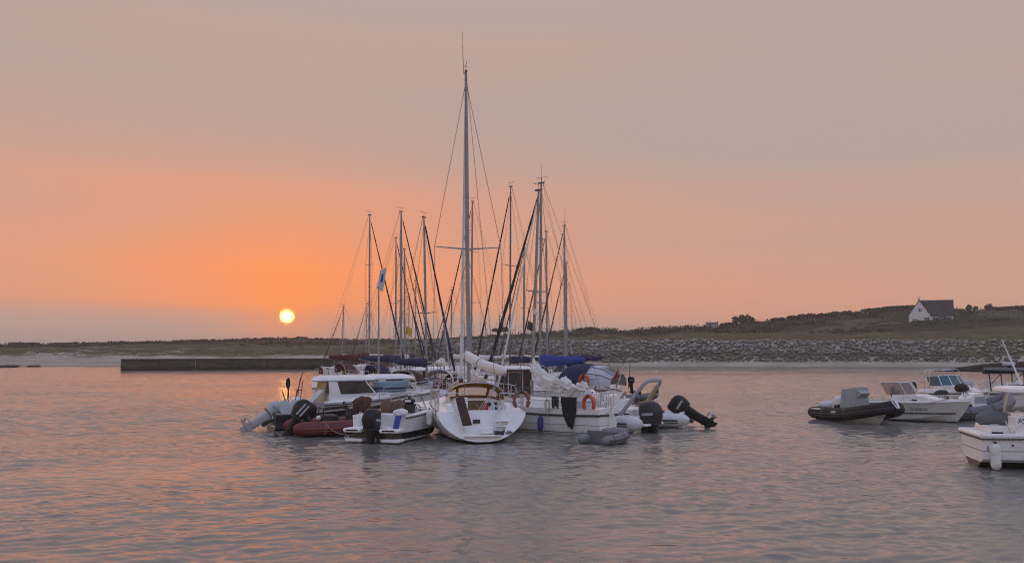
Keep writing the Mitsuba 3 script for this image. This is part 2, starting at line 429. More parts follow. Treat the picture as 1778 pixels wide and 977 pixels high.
far.append(tm([[-4000, 205, 0], [4000, 205, 0], [4000, 6000, 0], [-4000, 6000, 0]], [[0, 1, 2, 3]]))
m = cat([m] + far)
fn_ = np.cross(m.vertices[m.faces[:, 1]] - m.vertices[m.faces[:, 0]], m.vertices[m.faces[:, 2]] - m.vertices[m.faces[:, 0]])[:, 2]
m.faces[fn_ < 0] = m.faces[fn_ < 0][:, ::-1]
scene['sea'] = mikit.ply(m, 'sea_water', smooth=True, uv=m.vertices[:, :2])

# ---------------------------------------------------------------- boulders, pier, slipway
def rock_color(p, n, uv):
    a = fbm(p.x * 1.1, p.y * 1.1, p.z * 1.4, 4)
    r = mi.Float(mikit.cell_rand(p.x * 0.8, p.y * 0.8, p.z * 0.9))
    stone = mix([0.37, 0.355, 0.35], [0.27, 0.255, 0.245], smoothstep(0.3, 0.7, a)) * (0.75 + 0.5 * noise(p.x * 0.7, p.y * 0.7, p.z * 0.9))
    weed = 1 - smoothstep(2.0, 3.3, p.z + 1.3 * (fbm(p.x * 0.35, p.y * 0.35, 0, 3) - 0.5))
    return mix(stone, mix([0.15, 0.125, 0.10], [0.085, 0.07, 0.052], a), weed * 0.85)


scene['boulder_stone'] = {'type': 'diffuse', 'reflectance': proc(rock_color)}


def rough_stone(r):
    """An angular boulder."""
    p = r.normal(size=(15, 3))
    p /= np.linalg.norm(p, axis=1, keepdims=True)
    m = hull_of(p * r.uniform(0.78, 1.0, (15, 1)) * [0.70, 0.52, 0.38])
    return m


rng = np.random.default_rng(11)
kinds = [rough_stone(rng) for _ in range(14)]
plies = [mikit.ply(k, 'boulder_stone', smooth=False) for k in kinds]
spots = []
for row in range(11):
    x = -22.0 + rng.uniform(0, 0.6)
    while x < 128:
        w = float(rng.choice([0.5, 0.65, 0.8, 0.95, 1.25], p=[.2, .28, .27, .17, .08]) * rng.uniform(0.9, 1.15))
        t = 4.2 + row * 0.60 + rng.normal(0, 0.16)
        if x > 84:
            t -= 3.6 * min(1, (x - 84) / 8) * (1 - row / 11)
        y = float(shore_y(x)) + t
        if rng.random() < np.clip((x + 26) / 12, 0.15, 1):
            z = float(np.interp(t, [0, 4.2, 10.0, 12], [0.0, 0.85, 4.85, 5.0])) + rng.normal(0.02, 0.12)
            spots.append((w / math.hypot(x, y), x, y, z, w, rng.uniform(0, 360), rng.uniform(-25, 25), int(rng.integers(14))))
        x += w * 0.95
spots.sort(reverse=True)
bank = Thing('boulder_bank', 'long bank of piled grey boulders armouring the shore below the grassy hill', 'rock bank')
fill = []
for i, (_, x, y, z, w, rz, rx, k) in enumerate(spots):
    if i < 300:
        scene[numbered(bank.key + '__boulder', scene)] = {**plies[k], 'to_world': T().translate([x, y, z]).rotate([0, 0, 1], rz).rotate([1, 0, 0], rx).scale(w)}
    else:
        R = trimesh.transformations.euler_matrix(math.radians(rx), 0, math.radians(rz))[:3, :3]
        fill.append(tm(kinds[k].vertices * w @ R.T + [x, y, z], kinds[k].faces))
bank.add('boulder_mass', cat(fill), 'boulder_stone', smooth=False, kind='stuff')


def pier_color(p, n, uv):
    a = fbm(p.x * 0.5, p.y * 0.5, p.z * 2.2, 4)
    c = mix([0.092, 0.068, 0.056], [0.058, 0.044, 0.037], smoothstep(0.3, 0.7, a))
    c = c * (0.8 + 0.4 * fbm(p.x * 3, p.y * 3, p.z * 3, 2))
    return mix(c, [0.035, 0.026, 0.02], 1 - smoothstep(0.25, 0.75, p.z + 0.5 * (fbm(p.x, 0, 0, 3) - 0.5)))


scene['pier_concrete'] = {'type': 'diffuse', 'reflectance': proc(pier_color)}
p0, p1 = np.array([gx(212, 137.0), 137.0]), np.array([-13.0, 152.0])
plen = float(np.linalg.norm(p1 - p0))
pier = Thing('breakwater', 'long low brown concrete breakwater wall standing in the water before the western dunes', 'breakwater', at=(p0[0], p0[1], 0), heading=math.degrees(math.atan2(*(p1 - p0)[::-1])))
nb = 9
for i in range(nb):
    w = plen / nb
    pier.add('wall_block', box((i + 0.5) * w, 1.4, 0.35, w - 0.05, 2.8, 2.5, 0.04), 'pier_concrete', smooth=False)
pier.add('coping', box(plen / 2, 1.35, 1.665, plen + 0.1, 3.0, 0.13, 0.03), 'pier_concrete', smooth=False)

scene['slip_concrete'] = {'type': 'diffuse', 'reflectance': proc(lambda p, n, uv: mix([0.05, 0.043, 0.038], [0.028, 0.025, 0.022], fbm(p.x, p.y * 2, p.z * 3, 4)))}
sl = Thing('slipway', kind='structure')
xa, xb = gx(1640, 132), gx(1732, 132)
m = cat(hull_of([(x, y, z) for x, h in ((xa, 0.03), (xb, 1.02)) for y in (131.5, 136) for z in (-0.4, h)]), hull_of([(x, y, z) for x, h in ((xb, 1.02), (xb + 22, 2.4)) for y in (131.5, 136) for z in (-0.4, h)]))
sl.add('', m, 'slip_concrete', smooth=False)
scene['dark_reef'] = {'type': 'diffuse', 'reflectance': proc(lambda p, n, uv: mix([0.035, 0.03, 0.026], [0.06, 0.05, 0.042], fbm(p.x, p.y, p.z * 3, 4)))}
for px, w, d, lab in ((8, 4.2, 165, 'long dark weedy rock at the western beach, touching the left frame edge'),
                      (58, 0.8, 168, 'left of the two small dark rocks on the western beach'), (68, 0.6, 168.5, 'right of the two small dark rocks on the western beach')):
    q = rough_stone(rng)
    single('shore_rock', move(tm(q.vertices * [w * 1.6, 2.0, 0.9 if w > 1 else 0.7], q.faces), gx(px, d), d, 0.12), 'dark_reef', lab, 'rock', 'dark rocks on the western beach', smooth=False)

# ---------------------------------------------------------------- scrub, shrubs and trees
scene['leaf_dark'] = {'type': 'twosided', 'bsdf': {'type': 'diffuse', 'reflectance': proc(lambda p, n, uv: mix([0.028, 0.029, 0.015], [0.052, 0.046, 0.024], noise(p.x * 1.1, p.y * 1.1, p.z * 1.1)))}}
scene['leaf_heath'] = {'type': 'twosided', 'bsdf': {'type': 'diffuse', 'reflectance': proc(lambda p, n, uv: mix([0.050, 0.046, 0.020], [0.042, 0.030, 0.018], noise(p.x * 0.1, p.y * 0.1, 0)) * (0.6 + 0.8 * noise(p.x * 2, p.y * 2, p.z * 2)))}}
mat('bark', worn((0.05, 0.04, 0.032), 0.3, 3), 0.9)


def leaves(r, centre, radii, n, size):
    """Leaf-clump faces through the volume of one crown lobe."""
    u = r.normal(size=(n, 3))
    u *= (r.uniform(0.35, 1.05, (n, 1)) ** 0.6) / np.linalg.norm(u, axis=1, keepdims=True)
    c = u * radii + centre
    a, b = r.normal(size=(n, 3)), r.normal(size=(n, 3))
    a /= np.linalg.norm(a, axis=1, keepdims=True)
    b /= np.linalg.norm(b, axis=1, keepdims=True)
    s = size * r.uniform(0.5, 1.3, (n, 1))
    v = np.stack([c - a * s, c + b * s, c + a * s, c - b * s * 0.8], 1)
    i = np.arange(n) * 4
    return v.reshape(-1, 3), np.stack([i, i + 1, i + 2, i + 3], 1)


def shrub(px, w, h, d, label, name='shrub', category='shrub', trunk=0.0, group=None):
    r = np.random.default_rng(int(px * 7 + d))
    x = gx(px, d)
    t = Thing(name, label, category, group or ('dark bushes on the skyline' if name == 'shrub' else None), at=(x, d, float(land(x, d))))
    vs, fs, k = [], [], 0
    nl = max(3, int(w * 1.6))
    for i in range(nl):
        cx = r.uniform(-0.5, 0.5) * w
        hh = h * (1 - 1.3 * (cx / w) ** 2) * r.uniform(0.65, 1.0)
        zc = trunk + (hh - trunk) * 0.5
        v, f = leaves(r, [cx, r.uniform(-0.3, 0.3) * w, zc], [w * r.uniform(0.14, 0.26), w * 0.2, max(0.2, (hh - trunk) * 0.5)], 150, 0.20 + 0.02 * w)
        vs.append(v); fs.append(f + k); k += len(v)
    t.add('crown', tm(np.vstack(vs), np.vstack(fs)), 'leaf_dark', smooth=False)
    tr = [tube([(0, 0, -0.3), (0.05 * w, 0, trunk * 0.6 + h * 0.25), (0.02 * w, 0, h * 0.7)], [0.03 * w + 0.03, 0.02 * w + 0.02, 0.02], 6)]
    for i in range(4):
        g = r.uniform(-1, 1)
        tr.append(tube([(0.03 * w, 0, trunk * 0.5 + h * 0.2), (g * 0.3 * w, r.uniform(-0.1, 0.1) * w, trunk * 0.5 + h * 0.45)], [0.02 * w, 0.015], 5))
    t.add('trunk', cat(tr), 'bark')


for px, w, h, d, lab in (
        (1020, 5.2, 2.2, 326, 'dark rounded shrub on the skyline just right of the sailboat masts'),
        (1292, 6.6, 4.6, 326, 'largest dark bush on the skyline, right of the small hut'),
        (1268, 4.2, 1.8, 324, 'low dark bush at the left foot of the largest skyline bush'),
        (1352, 3.8, 1.6, 327, 'small dark bush on the slope between the hut and the first scrub hump'),
        (1378, 5.0, 2.4, 327, 'dark bush at the left end of the hilltop scrub'),
        (1404, 5.4, 2.5, 328, 'pointed dark bush in the hilltop scrub left of the cottage'),
        (1434, 5.0, 2.0, 328, 'low dark bush halfway along the hilltop scrub'),
        (1470, 7.0, 2.6, 328, 'broad dark bush in the hilltop scrub left of the cottage'),
        (1528, 7.5, 2.5, 329, 'broad dark bush on the crest left of the cottage'),
        (1552, 7.0, 2.2, 329, 'dense dark bush on the crest close to the cottage'),
        (1578, 6.0, 2.2, 329, 'dark bush rising behind the left gable of the cottage'),
        (1686, 4.0, 2.6, 328, 'small dark bush on the crest right of the cottage'),
        (1716, 3.4, 3.4, 327, 'tallest dark bush on the crest right of the cottage'),
        (1745, 7.0, 2.4, 328, 'broad dark bush on the crest above the ruined walls'),
        (1772, 7.0, 2.6, 328, 'dark bush on the crest at the right edge of the view'),
        (38, 6.0, 1.1, 328, 'flat dark bush on the far left skyline'),
        (112, 6.0, 1.0, 328, 'flat dark bush on the left skyline above the beach'),
        (166, 4.5, 1.0, 328, 'flat dark bush on the left skyline above the end of the breakwater'),
        (212, 3.6, 1.2, 328, 'small dark bush on the left skyline above the breakwater head')):
    shrub(px, w * (1 if px in (1292, 1716, 1686) else 1.25), h * (0.85 if px in (1292, 1716, 1686) else 0.62), d, lab)
shrub(868, 5.5, 3.6, 326, 'dark windswept tree on the skyline seen between the sailboat masts', 'windswept_tree', 'tree', trunk=1.4)

r = np.random.default_rng(21)
vs, fs, k = [], [], 0
n = 0
while n < 1500:
    x, y = r.uniform(-215, 215), r.uniform(214, 333)
    dens = meshkit.fbm(np.array([[x / 24, y / 16, 1.0]]), 3, 7)[0] + (y - 280) / 190
    if dens < 0.52 + 0.12 * r.random():
        continue
    s = r.uniform(0.5, 1.25) * (0.7 + 0.5 * (x > 0))
    v, f = leaves(r, [x, y, float(land(x, y)) + 0.25 * s], [s * r.uniform(1.0, 1.9), s, 0.45 * s], 22, 0.28)
    vs.append(v); fs.append(f + k); k += len(v); n += 1
single('heath_scrub', tm(np.vstack(vs), np.vstack(fs)), 'leaf_heath', 'low brown and olive heath scrub covering the upper slope of the hill', 'scrub', smooth=False, kind='stuff')

# ---------------------------------------------------------------- cottage, hut, ruin
def slates(p, n, uv):
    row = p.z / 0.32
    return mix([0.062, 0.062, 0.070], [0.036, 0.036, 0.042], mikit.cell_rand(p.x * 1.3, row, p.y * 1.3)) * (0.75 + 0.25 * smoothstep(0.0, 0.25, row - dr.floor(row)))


scene['slate_roof'] = {'type': 'diffuse', 'reflectance': proc(slates)}
mat('plaster', worn((0.76, 0.76, 0.75), 0.35, 0.5, (0.4, 0.38, 0.33)), 0.9)
mat('house_window', (0.02, 0.02, 0.025), 0.1)
mat('grey_render', worn((0.30, 0.29, 0.28), 0.4, 0.5), 0.9)
hd = 296.0
cot = Thing('cottage', 'white cottage with a steep slate roof and a front gable alone on the hillside', 'house', at=(gx(1578, hd), hd, gz(559, hd)), heading=-24.5)
# local frame: x along the front, y into the hill; a gabled wing stands forward on the left of the main block
GW, LN, EV, AP, DP = 6.3, 12.9, 2.1, 6.9, 8.2
wall = cat(hull_of([(x, y, z) for x in (0, GW) for y in (-0.8, DP) for z in (-2.5, EV)] + [(GW / 2, y, AP - 0.14) for y in (-0.8, DP)]),
           hull_of([(x, y, z) for x in (GW - 0.5, LN) for y in (0, DP) for z in (-2.5, EV - 0.05)] + [(x, DP / 2, AP - 0.2) for x in (GW - 0.5, LN)]))
cot.add('wall', wall, 'plaster', smooth=False)
rk = cot.key + '__roof'
sw, sm = (AP - EV) / (GW / 2), (AP - EV) / (DP / 2)
roof = cat([hull_of([(GW / 2 + s * (GW / 2 + 0.3), y, EV - 0.3 * sw + dz) for y in (-1.0, DP + 0.2) for dz in (0.0, 0.22)] + [(GW / 2, y, AP + dz) for y in (-1.0, DP + 0.2) for dz in (0.0, 0.22)]) for s in (-1, 1)]
           + [hull_of([(x, DP / 2 + s * (DP / 2 + 0.35), EV - 0.35 * sm + dz - 0.03) for x in (GW / 2, LN + 0.25) for dz in (0.0, 0.22)] + [(x, DP / 2, AP - 0.03 + dz) for x in (GW / 2, LN + 0.25) for dz in (0.0, 0.22)]) for s in (-1, 1)])
cot.add('roof', roof, 'slate_roof', smooth=False)
cot.add('chimney', box(GW / 2, 0.6, AP + 0.3, 0.7, 1.0, 1.4, 0.04), 'plaster', parent=rk, smooth=False)


def win(t, x0, x1, z0, z1, y, bars=1, frame='plaster'):
    """A window in the front wall that stands at y."""
    bx = lambda u0, u1, w0, w1, o0, o1: hull_of([(u, y - o, w) for u in (u0, u1) for w in (w0, w1) for o in (o0, o1)])
    k = t.add('window', cat(bx(x0 - 0.1, x1 + 0.1, z1, z1 + 0.1, 0, 0.06), bx(x0 - 0.1, x1 + 0.1, z0 - 0.1, z0, 0, 0.09), bx(x0 - 0.1, x0, z0, z1, 0, 0.06), bx(x1, x1 + 0.1, z0, z1, 0, 0.06)), frame, smooth=False)
    w = (x1 - x0) / (bars + 1)
    for i in range(bars + 1):
        t.add('pane', bx(x0 + i * w + 0.05, x0 + (i + 1) * w - 0.05, z0, z1, 0.005, 0.03), 'house_window', parent=k, smooth=False)


win(cot, 2.9, 3.9, 3.2, 4.3, -0.8)
win(cot, 4.5, 6.0, 0.15, 1.4, -0.8)
win(cot, 7.0, 9.4, 0.15, 1.35, 0.0, 2)
win(cot, 9.9, 12.3, 0.15, 1.35, 0.0, 3)
for x in (8.2, 10.8):
    cz = 3.9
    cy = (cz - EV) / sm
    cot.add('skylight', turn(box(x, cy, cz + 0.16, 1.0, 1.2, 0.14, 0.02), [1, 0, 0], math.degrees(math.atan(sm)), (x, cy, cz + 0.1)), 'house_window', smooth=False)
hx2, hd2 = gx(1236, 322), 322.0
hut = Thing('hut', 'small flat roofed grey hut on the skyline of the hill', 'hut', at=(hx2, hd2, float(land(hx2, hd2))), heading=-12)
hut.add('wall', box(0, 0, 0.5, 4.2, 3.0, 2.2, 0.04), 'grey_render', smooth=False)
hut.add('roof', box(0, 0, 1.68, 4.5, 3.3, 0.14, 0.03), 'slate_roof', smooth=False)
hut.add('door', box(-0.8, -1.53, 0.5, 0.8, 0.06, 1.6, 0.01), 'house_window', smooth=False)
hut.add('chimney', box(1.9, 0.6, 1.95, 0.35, 0.35, 0.5, 0.02), 'grey_render', smooth=False)
rr = np.random.default_rng(3)
scene['ruin_stone'] = {'type': 'diffuse', 'reflectance': proc(lambda p, n, uv: mix([0.19, 0.175, 0.145], [0.11, 0.10, 0.08], fbm(p.x * 0.8, p.y, p.z * 1.5, 4)))}
rx0, rx1, rd = gx(1700, 300), gx(1800, 300), 300.0
ruin = Thing('ruined_wall', 'long roofless grey stone wall with dark gaps on the slope right of the cottage', 'stone wall', at=(rx0, rd, float(land((rx0 + rx1) / 2, rd)) - 0.4))
x = 0.0
while x < rx1 - rx0:
    w = rr.uniform(1.8, 3.6)
    h = rr.uniform(2.4, 3.1)
    ruin.add('wall_section', hull_of([(x + a, b, z) for a, hh in ((0, h), (w, h + rr.uniform(-0.5, 0.5))) for b in (0, 0.7) for z in (-1.5, hh)]), 'ruin_stone', smooth=False)
    x += w + rr.choice([0.12, 0.12, 0.5])

# ---------------------------------------------------------------- boat builders
class Hull:
    """A hull's lines. x runs from the transom (0) to the stem (L); cuts are (t0, t1, inner share of the beam, floor height)."""

    def __init__(self, L, B, fs, fb, draft=0.35, ts=0.85, tm_=0.4, bp=2.2, rake=0.5, rs=0.0, kind='round', cuts=(), gun=0.09, camber=0.05, dip=0.0, chine=0.1, flare=0.0, keelrise=0.55, ks=1.0, full=0.62):
        self.__dict__.update(locals())

    def beam(self, t):
        t = np.asarray(t, float)
        a = self.B / 2 * (self.ts + (1 - self.ts) * np.sin(PI / 2 * np.clip(t / self.tm_, 0, 1)))
        u = np.clip((t - self.tm_) / (1 - self.tm_), 0, 1)
        return np.maximum(np.where(t < self.tm_, a, self.B / 2 * (1 - u ** self.bp)), 0.015)

    def sheer(self, t):
        t = np.asarray(t, float)
        return self.fs + (self.fb - self.fs) * t ** 1.7 - self.dip * np.sin(PI * t)

    def xs(self, t, z):
        """x of a point of the station at height z: raked stem and stern."""
        s = self.sheer(t)
        q = np.clip((np.asarray(z, float) + self.draft) / (s + self.draft), 0, 1.2)
        bow = np.clip((t - 0.45) / 0.55, 0, 1) ** 2
        ster = np.clip(1 - t / 0.16, 0, 1)
        return t * self.L - self.rake * bow * np.maximum(1 - q, 0) ** 1.3 + self.rs * ster * q

    def edge(self, t, side, inset=0.0, dz=0.0):
        """A point on the deck edge."""
        z = self.sheer(t)
        return np.stack([self.xs(t, z), side * np.maximum(self.beam(t) - inset, 0), z + dz], -1)

    def side(self, t, side, f, out=0.0):
        """A point on the topsides, f from 0 (waterline) to 1 (deck edge)."""
        z = self.sheer(t) * f
        yy, zz = self.profile(t)
        y = np.interp(z, zz, yy) + out
        return np.array([float(self.xs(t, z)), side * y, float(z)])

    def profile(self, t):
        b, s = float(self.beam(t)), float(self.sheer(t))
        k = self.draft * (1 - np.clip((t - self.keelrise) / (1 - self.keelrise), 0, 1) ** 2 * 1.05)
        k = k * (self.ks + (1 - self.ks) * min(1, t / 0.35))
        if self.kind == 'round':
            a = np.linspace(0, PI / 2, 11)
            full = self.full - 0.1 * t
            return b * np.sin(a) ** full, s - (s + k) * np.cos(a) ** 1.25
        zc = -k * 0.15 + self.chine + (s * 0.55) * np.clip((t - 0.35) / 0.65, 0, 1) ** 2
        c = 0.9 - 0.28 * np.clip((t - 0.3) / 0.7, 0, 1) ** 1.5 - self.flare
        y = np.array([0, 0.45 * c, 0.9 * c, c, c + 0.015, c + 0.03, c + (1 - c) * 0.35, c + (1 - c) * 0.68, 0.985, 1.0, 1.0]) * b
        z = np.array([-k, -k + (zc + k) * 0.5, -k + (zc + k) * 0.95, zc, zc + 0.012, zc + 0.03, zc + (s - zc) * 0.4, zc + (s - zc) * 0.72, s - 0.05, s - 0.03, s])
        return y, z

    def mesh(self, n=30):
        ts = set(np.linspace(0, 1, n))
        for t0, t1, *_ in self.cuts:
            ts |= {t0, t0 + 1e-4, t1, t1 - 1e-4} if t0 > 0 else {t1, t1 - 1e-4}
        rings = []
        for t in sorted(t for t in ts if 0 <= t <= 1):
            b, s = float(self.beam(t)), float(self.sheer(t))
            y, z = self.profile(t)
            g = min(self.gun, 0.4 * b)
            cut = next((c for c in self.cuts if c[0] <= t <= c[1] and not (c[0] > 0 and t == c[0]) and not t == c[1]), None)
            if cut:
                w, fl = min(cut[2] * b, b - g), cut[3]
                fl = min(fl, s)
                lo = cut[4] if len(cut) > 4 else 0.97
                iy, iz = [b - g * 0.3, w, w * (1 - (1 - lo) * 0.15), w * lo, 0], [s + 0.015, s + 0.02, s - 0.03, fl, fl]
            else:
                iy, iz = [b - g * 0.3, b - g, b * 0.6, b * 0.3, 0], [s + 0.015, s + 0.02, s + self.camber * 0.6, s + self.camber * 0.9, s + self.camber]
            yy, zz = np.r_[y, iy], np.r_[z, iz]
            yy, zz = np.r_[yy, -yy[-2:0:-1]], np.r_[zz, zz[-2:0:-1]]
            rings.append(np.stack([self.xs(t, zz), yy, zz], -1))
        R = np.array(rings)
        v = loft(R, caps=False)
        f = [v.faces]
        m = R.shape[1]
        for r, rev in ((0, False), (len(R) - 1, True)):
            q = R[r][:, 1:].copy()
            q += np.random.default_rng(1).normal(0, 1e-7, q.shape)
            tri = earcut(q, np.array([m], np.uint32)).reshape(-1, 3).astype(int)
            if len(tri):
                e1, e2 = q[tri[:, 1]] - q[tri[:, 0]], q[tri[:, 2]] - q[tri[:, 0]]
                cr = e1[:, 0] * e2[:, 1] - e1[:, 1] * e2[:, 0]
                tri = np.where(((cr > 0) == (not rev))[:, None], tri[:, ::-1], tri)
                f.append(tri + r * m)
        return tm(v.vertices, np.vstack(f))

    def rail(self, t0, t1, r, inset=-0.01, dz=-0.03, n=40, sides=6, flat=1.0, both=True):
        """A rubbing strake or toe rail along the deck edge."""
        t = np.linspace(t0, t1, n)
        out = [tube(self.edge(t, sg, inset, dz), r, sides, flat) for sg in ((1, -1) if both else (1,))]
        return cat(out)


def place_px(px, Y, z=0.0):
    return (gx(px, Y), Y, z)


def lug(cx, cz, lx, wy, e=2.6, n=20):
    """A rounded-rectangle ring in the x, y plane."""
    a = np.arange(n) * 2 * PI / n
    c, s = np.cos(a), np.sin(a)
    return np.stack([cx + lx / 2 * np.sign(c) * abs(c) ** (2 / e), wy / 2 * np.sign(s) * abs(s) ** (2 / e), np.full(n, cz)], -1)


def outboard(t, at, size=1.0, tilt=0.0, steer=0.0, cowl='engine_black', leg='engine_black', stripe=None, mark=None):
    """An outboard engine hung on the transom at the point at (top of the transom); tilt lifts the leg aft."""
    x0, y0, z0 = at

    def put(m):
        m = tm(m.vertices * size, m.faces)
        m = turn(turn(m, [0, 1, 0], tilt), [0, 0, 1], steer)
        return move(m, x0, y0, z0)
    # leg: midsection, anti-ventilation plate, gearcase, skeg
    mid = loft([lug(-0.24, 0.12, 0.46, 0.34), lug(-0.26, -0.05, 0.40, 0.26), lug(-0.28, -0.30, 0.34, 0.17), lug(-0.30, -0.62, 0.34, 0.14)])
    av = loft([lug(-0.40, -0.66, 0.62, 0.30, 2.2), lug(-0.40, -0.63, 0.62, 0.30, 2.2)])
    low = loft([lug(-0.30, -0.62, 0.36, 0.11), lug(-0.31, -0.80, 0.34, 0.08)])
    case = tube([(0.06, 0, -0.86), (0.0, 0, -0.86), (-0.15, 0, -0.86), (-0.40, 0, -0.86), (-0.56, 0, -0.86), (-0.60, 0, -0.86)], [0.01, 0.055, 0.085, 0.085, 0.07, 0.05], 10)
    skeg = hull_of([(-0.12, s, -0.90) for s in (-0.012, 0.012)] + [(-0.46, s, -0.90) for s in (-0.012, 0.012)] + [(-0.50, s, -1.12) for s in (-0.006, 0.006)] + [(-0.36, s, -1.12) for s in (-0.006, 0.006)])
    k = t.add('outboard', put(cat(mid, av, low, case, skeg)), leg)
    cw = [lug(-0.24, 0.10, 0.52, 0.36), lug(-0.25, 0.13, 0.60, 0.44), lug(-0.26, 0.30, 0.72, 0.52), lug(-0.27, 0.50, 0.75, 0.53), lug(-0.25, 0.66, 0.70, 0.49), lug(-0.22, 0.76, 0.58, 0.40), lug(-0.20, 0.81, 0.36, 0.24)]
    t.add('cowl', put(loft(cw)), cowl, parent=k, smooth=50)
    t.add('cowl_seam', put(loft([lug(-0.25, 0.125, 0.625, 0.465), lug(-0.25, 0.165, 0.655, 0.482)])), 'strake_dark', parent=k)
    blades = []
    for i in range(3):
        b = hull_of([(-0.66, 0, 0.04), (-0.60, 0.03, 0.05), (-0.62, 0.10, 0.14), (-0.70, -0.02, 0.17), (-0.68, -0.06, 0.10), (-0.655, 0.0, 0.17)])
        blades.append(move(turn(b, [1, 0, 0], 120 * i + 20), 0, 0, -0.86))
    t.add('propeller', put(cat(blades + [tube([(-0.58, 0, -0.86), (-0.70, 0, -0.86), (-0.73, 0, -0.86)], [0.055, 0.05, 0.02], 10)])), 'prop_metal' if size > 0.8 else leg, parent=k)
    if not stripe:
        for sg in (1, -1):
            t.add('cowl_decal', put(panel([(-0.50, sg * 0.262, 0.40), (-0.12, sg * 0.262, 0.40), (-0.12, sg * 0.258, 0.48), (-0.50, sg * 0.258, 0.48)], 0.012)), 'canvas_grey', parent=k, smooth=False)
    t.add('bracket', put(cat([box(-0.02, s * 0.13, -0.12, 0.10, 0.05, 0.42, 0.01) for s in (1, -1)] + [bar((-0.02, -0.18, 0.02), (-0.02, 0.18, 0.02), 0.03)])), 'black_plastic', parent=k)
    if stripe:
        for sg in (1, -1):
            for d in (0, 0.13):
                q = [(-0.50 + d, sg * 0.268, 0.22), (-0.44 + d, sg * 0.268, 0.22), (-0.36 + d, sg * 0.255, 0.66), (-0.41 + d, sg * 0.255, 0.66)]
                t.add('cowl_stripe', put(panel(q, 0.02)), stripe, parent=k, smooth=False)
    if mark:
        q = turn(tm(mark.vertices, mark.faces), [1, 0, 0], 90)
        t.add('cowl_lettering', put(move(turn(q, [0, 0, 1], 0), -0.50, -0.272, 0.40)), 'print_white', parent=k, smooth=False)
        t.add('cowl_lettering', put(move(turn(q, [0, 0, 1], 180), -0.02, 0.272, 0.40)), 'print_white', parent=k, smooth=False)
    return k


def lettering(t, text, h, origin, xdir, zdir, mat_, parent=None, depth=0.006):
    """Flat lettering on a surface: reads along xdir, capitals along zdir."""
    m = meshkit.text_mesh(text, h, depth)
    xd, zd = np.asarray(xdir, float), np.asarray(zdir, float)
    xd /= np.linalg.norm(xd)
    zd = zd - xd * (zd @ xd)
    zd /= np.linalg.norm(zd)
    v = m.vertices @ np.array([xd, zd, np.cross(xd, zd)]) + np.asarray(origin)
    return t.add('lettering', tm(v, m.faces), mat_, parent=parent, smooth=False)


def fender(name_label, world, length=0.55, r=0.11, mat_='fender_white', lean=0.0, group=None, top=None):
    """A sausage fender hanging upright at a world point (its centre)."""
    t = Thing('fender', name_label, 'fender', group or 'fenders hanging on the boats', at=world, roll=lean)
    z = np.array([-0.5, -0.47, -0.40, -0.30, 0, 0.30, 0.40, 0.47, 0.5]) * length
    t.add('body', tube(np.c_[0 * z, 0 * z, z], np.array([0.25, 0.55, 0.9, 1, 1, 1, 0.9, 0.5, 0.3]) * r, 14), mat_, smooth=50)
    t.add('end_cap', cat([tube([(0, 0, s * length * 0.49), (0, 0, s * length * 0.57)], [0.35 * r, 0.3 * r], 8) for s in (1, -1)]), 'strake_dark')
    if top is not None:
        t.add('lanyard', tube(curve([(0, 0, length * 0.55), t.local(top) * [0.6, 0.6, 1] * 0.5 + [0, 0, length * 0.3], t.local(top)], 6), 0.008, 5), 'rope_pale')
    return t


def horseshoe(label, world, heading, r=0.27, thick=0.085, mat_='orange_buoy', lean=0.0, gap=70, start=None):
    """A horseshoe lifebuoy; its face looks along heading; the gap points down."""
    t = Thing('lifebuoy', label, 'lifebuoy', 'horseshoe lifebuoys on the yachts', at=world, heading=heading, roll=0)
    a = np.radians(np.linspace(-90 + gap / 2, 270 - gap / 2, 26))
    P = np.c_[0 * a, r * np.cos(a) * 0.9, r * np.sin(a) * 1.08]
    rad = np.full(26, thick)
    rad[[0, -1]] *= 0.55
    rad[[1, -2]] *= 0.9
    t.add('ring', tube(P, rad, 12, 0.75), mat_, smooth=50)
    t.add('strap', tube(P[11:15], thick * 1.05, 12, 0.78), 'strake_dark')
    return t


def arch(x, w, h, z0, e=2.6, n=13, xtop=0.0):
    """Points of a hoop across the boat."""
    u = np.linspace(-1, 1, n)
    a = u * PI / 2
    y = w * np.sign(np.sin(a)) * abs(np.sin(a)) ** (2 / e * 1.0)
    k = abs(np.cos(a)) ** (2 / e)
    return np.stack([x + xtop * k, y, z0 + h * k], -1)


